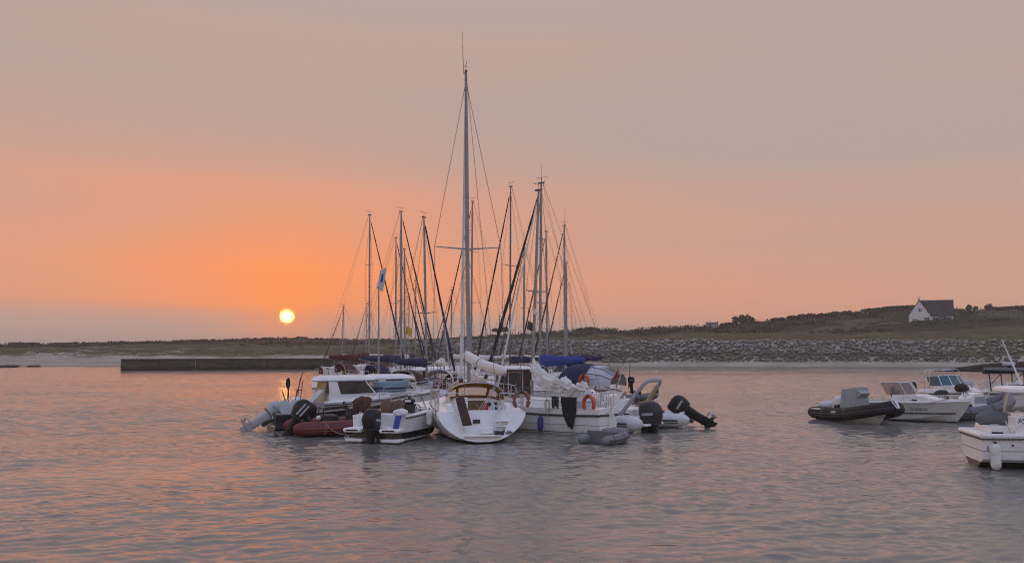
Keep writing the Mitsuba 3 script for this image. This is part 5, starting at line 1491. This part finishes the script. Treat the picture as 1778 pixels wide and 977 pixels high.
S('small far yacht with a short mast just behind the dark red boom cover', 636, 112, gz(527, 112), 150, L=6.2, B=2.2, cover='sailcloth', hood=None, jib='canvas_brown', spreaders=(), seed=18, detail=False, mr=0.06, jr=0.07)
S('small far yacht with a short mast just left of the centre yacht rigging', 783, 101, gz(503, 101), 160, L=6.4, B=2.2, cover='sailcloth', hood=None, jib='canvas_brown', spreaders=(), seed=19, detail=False, mr=0.075, jr=0.07)
S('yacht hidden behind the centre yacht, its mast just right of the tallest mast', 818, 80, gz(348, 80), 150, L=9.0, cover='sailcloth', hood='canvas_navy', spreaders=((0.40, 1.3), (0.70, 0.9)), seed=20, mr=0.10)
S('yacht with the slim dark mast and two pairs of spreaders right of the centre yacht', 885, 63, gz(322, 63), 135, L=8.6, cover='canvas_navy', hood='canvas_navy', jib='canvas_brown', spreaders=((0.24, 0.45), (0.58, 0.9)), seed=21, mr=0.07, jr=0.085, mast_mat='mast_dark')
S('yacht with the rightmost tall mast of the raft, antenna at its top', 981, 70, gz(390, 70), 142, L=8.0, cover='canvas_navy', hood='canvas_blue', jib='canvas_brown', spreaders=((0.28, 0.8), (0.60, 0.7)), seed=22, antenna=1.2, mr=0.10, rake=-0.12, lean=-0.12)
S('yacht with the mast second from the right among the tall masts', 950, 79, gz(400, 79), 142, L=8.0, cover='canvas_blue', hood='canvas_navy', jib='canvas_brown', spreaders=((0.30, 0.9),), seed=23, mr=0.10, rake=-0.2, lean=-0.15)
S('yacht whose grey mast stands between the slim dark mast and the blue boom mast', 909, 88, gz(430, 88), 142, L=7.8, cover='sailcloth', hood=None, spreaders=((0.5, 0.8),), seed=24, mr=0.11)
S('yacht with a shorter mast close on the right of the rightmost tall mast', 984, 86, gz(455, 86), 142, L=7.0, B=2.4, cover='canvas_navy', hood=None, spreaders=((0.5, 0.7),), seed=25, mr=0.085, rake=-0.1, lean=-0.1)
S('small white sloop with a cluttered deck in the gap left of the centre yacht', 772, 51, gz(560, 51), 84, L=5.4, B=2.0, cover='sailcloth', hood='tarp_pale', jib='sailcloth', spreaders=((0.5, 0.5),), seed=26, mr=0.045, jr=0.05)
S('far yacht with a thin short mast between the centre yacht and slim dark mast', 842, 112, gz(560, 112), 150, L=6.0, B=2.1, cover='canvas_navy', hood=None, jib='canvas_brown', spreaders=(), seed=27, detail=False, mr=0.05, jr=0.06)
S('small far yacht with a thin mast close on the left of the slim dark mast', 866, 104, gz(548, 104), 150, L=6.0, B=2.1, cover='sailcloth', hood=None, jib=None, spreaders=((0.5, 0.5),), seed=28, detail=False, mr=0.06)
S('far yacht with a thin mast between the tallest left mast and the brown sprayhood yacht', 722, 112, gz(486, 112), 40, L=7.0, B=2.3, cover='canvas_navy', hood=None, jib='sacrificial', spreaders=((0.5, 0.6),), seed=29, detail=False, mr=0.06)

hardtop('small white cabin cruiser far up the raft, behind the yacht with the brown sprayhood', 700, 57, 30, 4.8, 1.9, 3, tan=False)
hardtop('small white cabin cruiser far up the raft, behind the yacht with the navy hood', 962, 55, 152, 4.8, 1.9, 4, tan=False)
for lab, px, py, Yf, m in (('small yellow signal flag hanging among the left masts', 706, 575, 66, 'yellow'), ('small dark pennant hanging beside the slim dark mast', 917, 566, 62, 'canvas_brown')):
    p0 = np.array([gx(px, Yf), Yf, gz(py, Yf)])
    ft = Thing('flag', lab, 'flag')
    A_s, A_u = np.meshgrid(np.linspace(0, 1, 5), np.linspace(0, 1, 5), indexing='ij')
    G = p0 + np.stack([0.42 * A_u - 0.1 * A_s, 0.04 * np.sin(6 * A_u), 0.36 - 0.55 * A_s - 0.2 * A_u], -1)
    ft.add('cloth', cat(grid(G), grid(G + [0, 0.006, 0])), m, smooth=60)
    ft.add('halyard', bar(p0 + [0, 0, 1.2], p0 - [0, 0, 2.6], 0.012, 5), 'wire')

# ---------------------------------------------------------------- fenders, lifebuoys and gear on the rafted boats
for t, lab, tt, sg, m in ((C3, 'white fender near the bow of the yacht with the navy hood', 0.62, 1, 'fender_white'), (C3, 'blue fender amidships on the yacht with the navy hood', 0.36, 1, 'fender_blue'),
                          (YACHTS[2], 'white fender on the yacht with the brown sprayhood, near its stern', 0.22, -1, 'fender_white'), (YACHTS[2], 'dark blue fender amidships on the yacht with the brown sprayhood', 0.48, -1, 'fender_blue'),
                          (YACHTS[0], 'white fender on the stern quarter of the yacht with the dark red boom cover', 0.15, -1, 'fender_white'), (YACHTS[15], 'white fender on the small cluttered sloop left of the centre yacht', 0.3, 1, 'fender_white'),
                          (YACHTS[15], 'dark blue fender on the small cluttered sloop left of the centre yacht', 0.55, 1, 'fender_blue')):
    fender(lab, t.world(t.h.side(tt, sg, 0.5, 0.12)), 0.5, 0.10, m, top=t.world(t.h.edge(tt, sg, -0.03, 0.05)))
t = YACHTS[2]
horseshoe('white horseshoe lifebuoy on the stern rail of the yacht with the brown sprayhood', t.world((0.12, -0.75, 1.32)), 62, 0.24, 0.08, 'fender_white', gap=95)
t = YACHTS[0]
horseshoe('dark red horseshoe lifebuoy on the yacht with the dark red boom cover', t.world((0.15, -0.85, 1.35)), 35, 0.25, 0.085, 'canvas_red', gap=95)
t = YACHTS[15]
for lab, p, s_, m in (('crumpled white sail bag on the foredeck of the small cluttered sloop', (3.9, 0.1, 1.35), (0.55, 0.42, 0.26), 'sailcloth'), ('brown bundle of clothes in the cockpit of the small cluttered sloop', (0.9, -0.2, 1.1), (0.4, 0.35, 0.3), 'clothes_brown'),
                      ('pale grey bundle by the mast of the small cluttered sloop', (2.6, 0.55, 1.35), (0.4, 0.3, 0.24), 'tarp_pale'), ('dark bundle on the cabin top of the small cluttered sloop', (2.2, -0.5, 1.45), (0.35, 0.25, 0.2), 'clothes_dark')):
    cv = ball((0, 0, 0), s_, 3)
    cv.vertices += 0.22 * (meshkit.fbm(cv.vertices * 4.5 + p[0], 3, 5) - 0.5)[:, None]
    single('bundle', tm(cv.vertices + t.world(p), cv.faces), m, lab, 'bundle', 'bundles on the small cluttered sloop', smooth=60)
loop_rope([C1.world(C1h.edge(0.05, 1, -0.02, 0.06)), (C1.world(C1h.edge(0.05, 1)) + M1.world(M1h.edge(0.5, -1))) / 2 + [0, 0, -0.35], M1.world(M1h.edge(0.5, -1, -0.02, 0.05))], 0.013, 'slack mooring rope between the centre yacht and the open black and white motorboat')
loop_rope([C1.world(C1h.edge(0.10, -1, -0.02, 0.06)), (C1.world(C1h.edge(0.10, -1)) + C2.world(C2h.edge(0.6, 1))) / 2 + [0, 0, -0.25], C2.world(C2h.edge(0.6, 1, -0.02, 0.05))], 0.013, 'slack mooring rope between the centre yacht and the small sloop')

# ---------------------------------------------------------------- the boats on the right
def black_rib():
    t = Thing('inflatable_boat', 'black inflatable boat with a grey covered console, bow to the right', 'inflatable boat', at=(14.02, 41.0, 0), heading=-74)
    B, r = 2.0, 0.27
    rib_tubes(t, 4.6, B, r, 'tube_black', 0.46, 0.30, straight=0.72)
    rib_hull(t, 4.05, B, r, 'gelcoat', 0.30, 0.30, 0.40, 'strake_dark')
    n, m = 12, 14
    S_, U = np.meshgrid(np.linspace(0, 1, n), np.linspace(0, 2 * PI, m, endpoint=False), indexing='ij')
    f = lambda a, e: np.sign(a) * abs(a) ** e
    G = np.stack([1.75 + 0.05 * S_ + (0.55 - 0.06 * S_) * f(np.cos(U), 0.6), (0.52 - 0.08 * S_) * f(np.sin(U), 0.6), 0.36 + 1.02 * S_ + 0.08 * S_ * np.cos(U)], -1)
    G += 0.06 * (meshkit.fbm(G * 4, 3, 5) - 0.5)[..., None] * [1, 1, 0.4]
    t.add('console_cover', loft(G), 'canvas_grey', smooth=50)
    t.add('cover_peak', hull_of([(2.2, 0.3, 1.36), (2.2, -0.3, 1.36), (2.55, 0.2, 1.22), (2.55, -0.2, 1.22), (2.2, 0.25, 0.95), (2.2, -0.25, 0.95)]), 'canvas_grey')
    t.add('seat', box(1.05, 0.0, 0.48, 0.3, 0.9, 0.40, 0.06), 'black_plastic')
    t.add('stern_cover', move(ball((0, 0, 0), (0.42, 0.5, 0.22), 3), 0.10, -0.1, 0.58), 'tarp_pale', smooth=60)
    t.add('helm_cover', loft([lug(0.72, 0.35, 0.5, 0.5, 2.2), lug(0.72, 0.62, 0.56, 0.56, 2.2), lug(0.72, 0.85, 0.52, 0.52, 2.2), lug(0.72, 0.98, 0.36, 0.36, 2.2), lug(0.72, 1.03, 0.15, 0.15, 2.2)]), 'print_white', smooth=60)
    for sg in (1, -1):
        t.add('side_patch', cat(panel([(0.05, sg * 0.92, 0.50), (0.75, sg * 0.98, 0.52), (0.75, sg * 1.0, 0.46), (0.05, sg * 0.94, 0.44)], 0.03), panel([(0.0, sg * 0.94, 0.46), (0.10, sg * 0.96, 0.46), (0.02, sg * 0.985, 0.20), (-0.06, sg * 0.95, 0.20)], 0.03)), 'print_white', smooth=False)
        t.add('carry_handle', tube([(1.55, sg * 1.0, 0.40), (1.85, sg * 1.0, 0.42)], 0.035, 8), 'print_white')
    t.add('bow_patch', cat(panel([(4.28, 0.14, 0.98), (4.20, 0.05, 0.99), (4.48, 0.02, 0.72), (4.52, 0.07, 0.72)], 0.03), panel([(4.28, -0.14, 0.98), (4.20, -0.05, 0.99), (4.48, -0.02, 0.72), (4.52, -0.07, 0.72)], 0.03)), 'print_white', smooth=False)
    return t


black_rib()


def open_boat():
    hd = -50
    v = np.array([math.cos(math.radians(hd)), math.sin(math.radians(hd))])
    st = np.array([gx(1668, 38.3), 38.3]) - v * 4.7
    t = Thing('motorboat', 'cream open motorboat with a tinted windscreen and registration letters, bow to the right', 'motorboat', at=(st[0], st[1], 0), heading=hd)
    h = Hull(5.0, 2.05, 0.78, 0.98, 0.3, ts=0.92, tm_=0.4, bp=2.3, rake=0.9, kind='hard', cuts=[(0.05, 0.42, 0.8, 0.3)], flare=0.06)
    hk = t.add('hull', h.mesh(30), 'hull_cream')
    t.add('rub_rail', h.rail(0.0, 0.995, 0.03, -0.01, -0.05), 'gelcoat')
    t.add('chine_stripe', cat([tube([h.side(x, sg, 0.42, 0.016) for x in np.linspace(0.02, 0.93, 60)], 0.03, 5) for sg in (1, -1)]), 'strake_dark')
    k = t.add('deckhouse', hull_of([(2.0, s * 0.80, 0.8) for s in (1, -1)] + [(2.0, s * 0.74, 1.10) for s in (1, -1)] + [(2.9, s * 0.62, 1.12) for s in (1, -1)] + [(3.9, s * 0.35, 0.92) for s in (1, -1)]), 'gelcoat')
    P = [np.array(p) for p in ((1.75, 0.74, 1.10), (2.55, 0.60, 1.12), (2.75, 0.05, 1.13), (2.75, -0.05, 1.13), (2.55, -0.60, 1.12), (1.75, -0.74, 1.10))]
    top = [p * [1, 0.88, 1] + [-0.32, 0, 0.50] for p in P]
    wk = t.add('windscreen', cat([tube(top, 0.018, 6)] + [bar(p, q, 0.014, 6) for p, q in zip(P, top)]), 'steel')
    for i in (0, 1, 3, 4):
        t.add('pane', tm([P[i], P[i + 1], top[i + 1], top[i]], [[0, 1, 2, 3]]), 'smoked_pane', parent=wk, smooth=False)
    t.add('helm', cat(box(1.95, -0.35, 1.12, 0.25, 0.4, 0.3, 0.05), box(1.85, -0.35, 1.34, 0.08, 0.3, 0.2, 0.03)), 'black_plastic')
    for sg in (1, -1):
        E = h.edge(np.linspace(0.50, 0.97, 14), sg, 0.10, 0.20)
        t.add('bow_rail', cat([tube(E, 0.013, 6)] + [bar(h.edge(x, sg, 0.10), h.edge(x, sg, 0.10, 0.20), 0.013, 6) for x in (0.52, 0.68, 0.82, 0.95)]), 'steel')
    t.add('cleat', cat([box(0.94 * 5 - 0.3, 0, 0.99, 0.22, 0.06, 0.07, 0.02), box(3.0, -0.8, 0.92, 0.25, 0.05, 0.06, 0.02)]), 'black_plastic')
    a0, a1 = h.side(0.30, -1, 0.76, 0.012), h.side(0.62, -1, 0.76, 0.012)
    a2 = h.side(0.30, -1, 0.60, 0.012)
    lettering(t, 'D 4054A', 0.125, h.side(0.575, -1, 0.56, 0.03), a1 - a0, a0 - a2, 'print_dark', parent=hk)
    outboard(t, (-0.05, 0, 0.6), 0.85, 0, 0, 'engine_black', 'engine_black')
    single('mooring_rope', tube(curve([t.world(h.edge(0.28, -1, -0.02, 0.0)), t.world(h.edge(0.5, -1, -0.10, -0.20)), t.world(h.edge(0.78, -1, -0.04, -0.02)), t.world(h.edge(0.86, -1, 0.10, 0.06))], 16), 0.012, 6), 'rope_pale', 'slack rope sagging along the side of the cream open motorboat', 'rope')
    return t, h


OB, OBh = open_boat()
fender('slim white fender between the cream open motorboat and the black inflatable boat', OB.world(OBh.side(0.26, -1, 0.35, 0.10)), 0.62, 0.09)


def slate_rib():
    t = Thing('inflatable_boat', 'slate grey inflatable boat with a white console moored behind the cream open motorboat', 'inflatable boat', at=(18.9, 40.3, 0), heading=8)
    rib_tubes(t, 3.3, 1.8, 0.27, 'tube_slate', 0.62, 0.32, straight=0.62)
    rib_hull(t, 3.0, 1.8, 0.27, 'hull_grey', 0.30, 0.30, 0.5, 'strake_dark')
    k = t.add('console', hull_of([(0.9, s * 0.42, 0.3) for s in (1, -1)] + [(1.7, s * 0.42, 0.3) for s in (1, -1)] + [(1.0, s * 0.40, 1.12) for s in (1, -1)] + [(1.45, s * 0.40, 1.16) for s in (1, -1)] + [(0.6, s * 0.42, 0.75) for s in (1, -1)]), 'gelcoat')
    t.add('front_panel', panel([(1.55, -0.41, 0.72), (1.0, -0.42, 0.72), (1.03, -0.41, 1.0), (1.48, -0.405, 1.02)], 0.02), 'canvas_grey', parent=k, smooth=False)
    t.add('windscreen', panel([(1.45, 0.38, 1.15), (1.45, -0.38, 1.15), (1.15, -0.34, 1.55), (1.15, 0.34, 1.55)], 0.010), 'clear_pane', parent=k, smooth=False)
    t.add('porthole', tube([(0.78, -0.42, 0.62), (0.78, -0.45, 0.62)], 0.09, 14), 'dark_window', parent=k)
    wheel(t, (0.92, 0, 1.06), 0.18, 30, k)
    t.add('seat', box(0.35, 0, 0.58, 0.5, 0.9, 0.5, 0.06), 'gelcoat')
    outboard(t, (-0.05, 0, 0.6), 0.85, 0, 0, 'engine_black', 'engine_black')


slate_rib()


def day_cruiser():
    t = Thing('motorboat', 'white day cruiser with a teal windscreen and stainless frame behind the cream open motorboat', 'motorboat', at=(21.5, 49.5, 0), heading=-74)
    h = Hull(5.2, 2.1, 0.85, 1.05, 0.3, ts=0.92, tm_=0.42, bp=2.3, rake=0.8, kind='hard', cuts=[(0.05, 0.45, 0.8, 0.3)])
    t.add('hull', h.mesh(26), 'hull_white')
    t.add('rub_rail', h.rail(0.0, 0.99, 0.03, -0.01, -0.10), 'strake_dark')
    t.add('foredeck', hull_of([(2.4, s * 0.85, 0.9) for s in (1, -1)] + [(2.4, s * 0.78, 1.22) for s in (1, -1)] + [(3.2, s * 0.62, 1.26) for s in (1, -1)] + [(4.3, s * 0.25, 1.06) for s in (1, -1)]), 'gelcoat')
    P = [np.array(p) for p in ((2.1, 0.82, 1.20), (2.9, 0.74, 1.24), (3.1, 0.28, 1.26), (3.1, -0.28, 1.26), (2.9, -0.74, 1.24), (2.1, -0.82, 1.20))]
    top = [p * [1, 0.90, 1] + [-0.35, 0, 0.48] for p in P]
    wk = t.add('windscreen', cat([tube(top, 0.02, 6)] + [bar(p, q, 0.018, 6) for p, q in zip(P, top)]), 'gelcoat')
    for i in range(5):
        t.add('pane', panel([P[i], P[i + 1], top[i + 1], top[i]], 0.01), 'teal_window', parent=wk, smooth=False)
    t.add('bimini_frame', cat([tube(curve([(x, 0.98, 0.95), (x - 0.02, 0.98, 1.6), (x - 0.05, 0.90, 1.93), (x - 0.05, 0, 1.98), (x - 0.05, -0.90, 1.93), (x - 0.02, -0.98, 1.6), (x, -0.98, 0.95)], 26), 0.018, 6) for x in (2.3, 1.9)]), 'steel')
    t.add('bow_rail', cat([tube(h.edge(np.linspace(0.6, 0.97, 12), s, 0.08, 0.22), 0.013, 6) for s in (1, -1)] + [bar(h.edge(x, s, 0.08), h.edge(x, s, 0.08, 0.22), 0.012, 6) for s in (1, -1) for x in (0.62, 0.8, 0.94)]), 'steel')
    t.add('bow_cushion', move(ball((0, 0, 0), (0.35, 0.32, 0.22), 3), 4.0, -0.55, 1.16), 'clothes_dark', smooth=60)
    t.add('seat', box(1.3, 0, 0.75, 0.5, 1.3, 0.5, 0.06), 'gelcoat')
    outboard(t, (-0.05, 0, 0.6), 0.9, 0, 0, 'engine_black', 'engine_black')


day_cruiser()


def ttop_boat():
    t = Thing('motorboat', 'fishing boat with a grey T-top and radar dome behind the slate grey inflatable', 'motorboat', at=(24.6, 49.5, 0), heading=-76)
    h = Hull(5.6, 2.2, 0.85, 1.1, 0.3, ts=0.92, tm_=0.42, bp=2.3, rake=0.8, kind='hard', cuts=[(0.05, 0.7, 0.82, 0.3)])
    t.add('hull', h.mesh(26), 'hull_white')
    t.add('rub_rail', h.rail(0.0, 0.99, 0.03, -0.01, -0.10), 'strake_dark')
    k = t.add('console', hull_of([(2.2, s * 0.55, 0.3) for s in (1, -1)] + [(3.2, s * 0.52, 0.3) for s in (1, -1)] + [(2.2, s * 0.55, 1.35) for s in (1, -1)] + [(2.95, s * 0.50, 1.38) for s in (1, -1)]), 'gelcoat')
    t.add('console_screen', panel([(3.00, 0.46, 0.98), (3.00, -0.46, 0.98), (2.965, -0.44, 1.30), (2.965, 0.44, 1.30)], 0.03), 'tube_slate', parent=k, smooth=False)
    t.add('windscreen', panel([(2.9, 0.50, 1.38), (2.9, -0.50, 1.38), (2.7, -0.46, 1.75), (2.7, 0.46, 1.75)], 0.012), 'clear_pane', parent=k, smooth=False)
    t.add('t_top_post', cat([bar((x, s * 0.62, 0.35), (x - 0.1, s * 0.70, 1.98), 0.03, 8) for x in (2.1, 2.9) for s in (1, -1)] + [bar((2.1, s * 0.64, 1.3), (2.85, s * 0.68, 1.9), 0.022, 6) for s in (1, -1)]), 'strake_dark')
    tk_ = t.add('t_top', loft([lug(2.45, 1.98, 1.7, 1.75, 4), lug(2.45, 2.03, 1.8, 1.85, 4), lug(2.45, 2.12, 1.7, 1.75, 4)]), 'tube_slate')
    t.add('radar_dome', loft([lug(2.6, 2.22, 0.50, 0.50, 2), lug(2.6, 2.26, 0.60, 0.60, 2), lug(2.6, 2.36, 0.60, 0.60, 2), lug(2.6, 2.42, 0.46, 0.46, 2)]), 'tarp_pale', parent=tk_, smooth=50)
    t.add('dome_foot', tube([(2.6, 0, 2.1), (2.6, 0, 2.24)], 0.08, 8), 'strake_dark', parent=tk_)
    t.add('seat', cat(box(1.5, 0, 0.75, 0.5, 1.0, 0.6, 0.06), box(1.25, 0, 1.2, 0.12, 1.0, 0.5, 0.05)), 'gelcoat')
    t.add('rod', cat([bar((2.0, -0.7 + 0.35 * i, 1.7), (1.7, -0.72 + 0.36 * i, 2.35), 0.012, 5) for i in range(3)]), 'rope_dark')
    t.add('rolled_canopy', tube([(1.9, -0.95, 1.88), (1.9, 0.95, 1.88)], 0.09, 8), 'strake_dark')
    t.add('bow_gear', cat(move(ball((0, 0, 0), (0.3, 0.3, 0.2), 2), 4.4, 0.2, 1.2), box(4.0, -0.3, 1.15, 0.4, 0.3, 0.25, 0.05)), 'clothes_brown')
    outboard(t, (-0.05, 0, 0.6), 1.0, 0, 0, 'engine_silver', 'engine_silver')


ttop_boat()


def near_boat():
    hd = -12
    por = np.array([-math.sin(math.radians(hd)), math.cos(math.radians(hd))])
    B = 2.15
    c = np.array([gx(1700, 23.5), 23.5]) + por * (B / 2 * 0.94)
    t = Thing('fishing_boat', 'white fishing boat cut by the right edge of the view, the nearest boat of all', 'motorboat', at=(c[0], c[1], 0), heading=hd)
    h = Hull(6.2, B, 0.85, 1.22, 0.25, ts=0.94, tm_=0.45, bp=2.3, rake=0.7, rs=-0.04, kind='hard', cuts=[(0.035, 0.14, 0.80, 0.35)], gun=0.12, chine=0.28)
    hk = t.add('hull', h.mesh(34), 'hull_antifoul_high')
    t.add('gunwale', cat(h.rail(0.0, 0.99, 0.05, 0.0, 0.0, flat=1.3), tube([h.edge(0.0, 1, 0, 0.0) + [-0.02, 0, 0], h.edge(0.0, -1, 0, 0.0) + [-0.02, 0, 0]], 0.05, 8)), 'gelcoat')
    t.add('rub_rail', cat(h.rail(0.0, 0.99, 0.018, -0.02, -0.085), tube([h.edge(0.0, 1, -0.02, -0.085) + [-0.02, 0, 0], h.edge(0.0, -1, -0.02, -0.085) + [-0.02, 0, 0]], 0.018, 6)), 'strake_dark')
    t.add('spray_line', cat([tube([h.side(x, sg, 0.55, 0.002) for x in np.linspace(0.0, 0.95, 30)], 0.012, 5) for sg in (1, -1)] + [tube([h.side(0, 1, 0.55, 0.0) - [0.008, 0, 0], h.side(0, -1, 0.55, 0.0) - [0.008, 0, 0]], 0.012, 5)]), 'canvas_grey')
    t.add('stern_box', hull_of([(0.20, y, 0.65) for y in (-0.72, 0.75)] + [(1.0, y, 0.65) for y in (-0.72, 0.75)] + [(0.26, y, 1.03) for y in (-0.70, 0.72)] + [(1.0, y, 1.03) for y in (-0.70, 0.72)]), 'gelcoat')
    t.add('box_lid', box(0.62, 0.0, 1.045, 0.74, 1.38, 0.03, 0.01), 'gelcoat')
    k = t.add('wheelhouse', hull_of([(0.80, s * 0.86, 0.70) for s in (1, -1)] + [(3.6, s * 0.80, 0.80) for s in (1, -1)] + [(0.80, s * 0.84, 1.32) for s in (1, -1)] + [(3.3, s * 0.74, 1.38) for s in (1, -1)]), 'gelcoat')
    for s in (1, -1):
        fr = [(1.02, s * 0.845, 1.33), (1.95, s * 0.83, 1.34), (1.85, s * 0.76, 1.90), (1.12, s * 0.775, 1.90)]
        wk = t.add('side_window', cat([tube([fr[i], fr[(i + 1) % 4]], 0.035, 6) for i in range(4)]), 'steel', parent=k)
        t.add('pane', panel(fr, 0.010), 'clear_pane', parent=wk, smooth=False)
        fr = [(2.0, s * 0.83, 1.35), (3.2, s * 0.76, 1.40), (2.6, s * 0.72, 1.90), (1.92, s * 0.755, 1.90)]
        wk = t.add('front_window', cat([tube([fr[i], fr[(i + 1) % 4]], 0.035, 6) for i in range(4)]), 'steel', parent=k)
        t.add('pane', panel(fr, 0.010), 'clear_pane', parent=wk, smooth=False)
    t.add('windscreen', panel([(3.25, 0.72, 1.40), (3.25, -0.72, 1.40), (2.65, -0.68, 1.90), (2.65, 0.68, 1.90)], 0.010), 'clear_pane', parent=k, smooth=False)
    rk = t.add('roof', loft([lug(1.78, 1.90, 2.0, 1.62, 4), lug(1.74, 1.95, 2.24, 1.80, 4), lug(1.74, 2.02, 2.2, 1.76, 4), lug(1.74, 2.07, 1.8, 1.4, 3)]), 'gelcoat', smooth=50)
    t.add('roof_hatch', box(1.8, -0.2, 2.09, 0.5, 0.5, 0.06, 0.02), 'gelcoat', parent=rk)
    base = t.local((gx(1771, 24.6), 24.6, 2.02))
    tip = t.local((gx(1738, 24.6), 24.6, gz(590, 24.6)))
    t.add('antenna', tube([base, base + (tip - base) * 0.5, tip], [0.03, 0.022, 0.014], 7), 'print_white', parent=rk)
    t.add('antenna_foot', box(base[0], base[1], base[2] + 0.03, 0.10, 0.10, 0.10, 0.02), 'black_plastic', parent=rk)
    lettering(t, 'AF 552637', 0.115, (0.85, -0.868, 1.17), (1, 0.022, 0), (0, 0.03, 1), 'print_dark', parent=k)
    r1 = curve([(0.72, -0.95, 0.84), (0.78, -0.95, 1.06), (1.02, -0.92, 1.24), (1.6, -0.90, 1.30), (1.9, -0.9, 1.3)], 18)
    t.add('grab_rail', cat(tube(r1, 0.018, 7), bar((0.68, -0.95, 0.84), (0.55, -0.90, 1.22), 0.020, 7), bar((1.45, -0.95, 0.72), (1.68, -0.93, 1.2), 0.016, 6)), 'steel')
    t.add('ring_frame', cat([tube(curve([(0.92, y, 0.92), (0.90, y, 1.28), (1.02, y, 1.46)], 10), 0.016, 6) for y in (-0.5, -0.3)]), 'steel')
    t.add('cleat', cat(box(0.35, -0.92, 0.92, 0.26, 0.05, 0.06, 0.015), tube([h.side(0.11, -1, 0.72, 0.02), h.side(0.11, -1, 0.72, 0.0)], 0.03, 8), tube([h.side(0.02, -1, 0.70, 0.004), h.side(0.02, -1, 0.55, 0.004)], 0.012, 5)), 'strake_dark')
    return t, h


NB, NBh = near_boat()
nb = NB.world
fender('long dirty white fender hanging on the stern quarter of the nearest fishing boat', nb(NBh.side(0.042, -1, 0.40, 0.13)), 0.66, 0.125, top=nb((0.55, -0.93, 0.92)))
fender('white fender at the right edge of the view on the nearest fishing boat', nb(NBh.side(0.19, -1, 0.55, 0.13)), 0.6, 0.12)
g = np.linspace(0, 1, 24)
P = np.c_[0.12 + 0.85 * g, 0.10 - 0.25 * g, 1.15 + 0.10 * np.sin(PI * g)]
single('rolled_inflatable', tube(nb(P), 0.165 * np.sqrt(np.clip(1 - (2 * g - 1) ** 6, 0.03, 1)), 16, 1.05), 'tube_slate', 'rolled dark grey inflatable lying across the stern of the nearest fishing boat', 'rolled inflatable', smooth=60)

# ---------------------------------------------------------------- evening air
scene['air'] = {'type': 'homogeneous', 'albedo': 0.95, 'sigma_t': 0.00055, 'phase': {'type': 'hg', 'g': 0.6}}
scene['haze'] = {'type': 'cube', 'to_world': T().translate([0, 1000, 10.5]).scale([4200, 5200, 14.5]), 'bsdf': {'type': 'null'}, 'interior': {'type': 'ref', 'id': 'air'}}
labels['haze'] = {'label': 'thin smoky evening haze over the harbour and the hill', 'category': 'haze', 'kind': 'stuff'}
scene['camera']['medium'] = {'type': 'ref', 'id': 'air'}
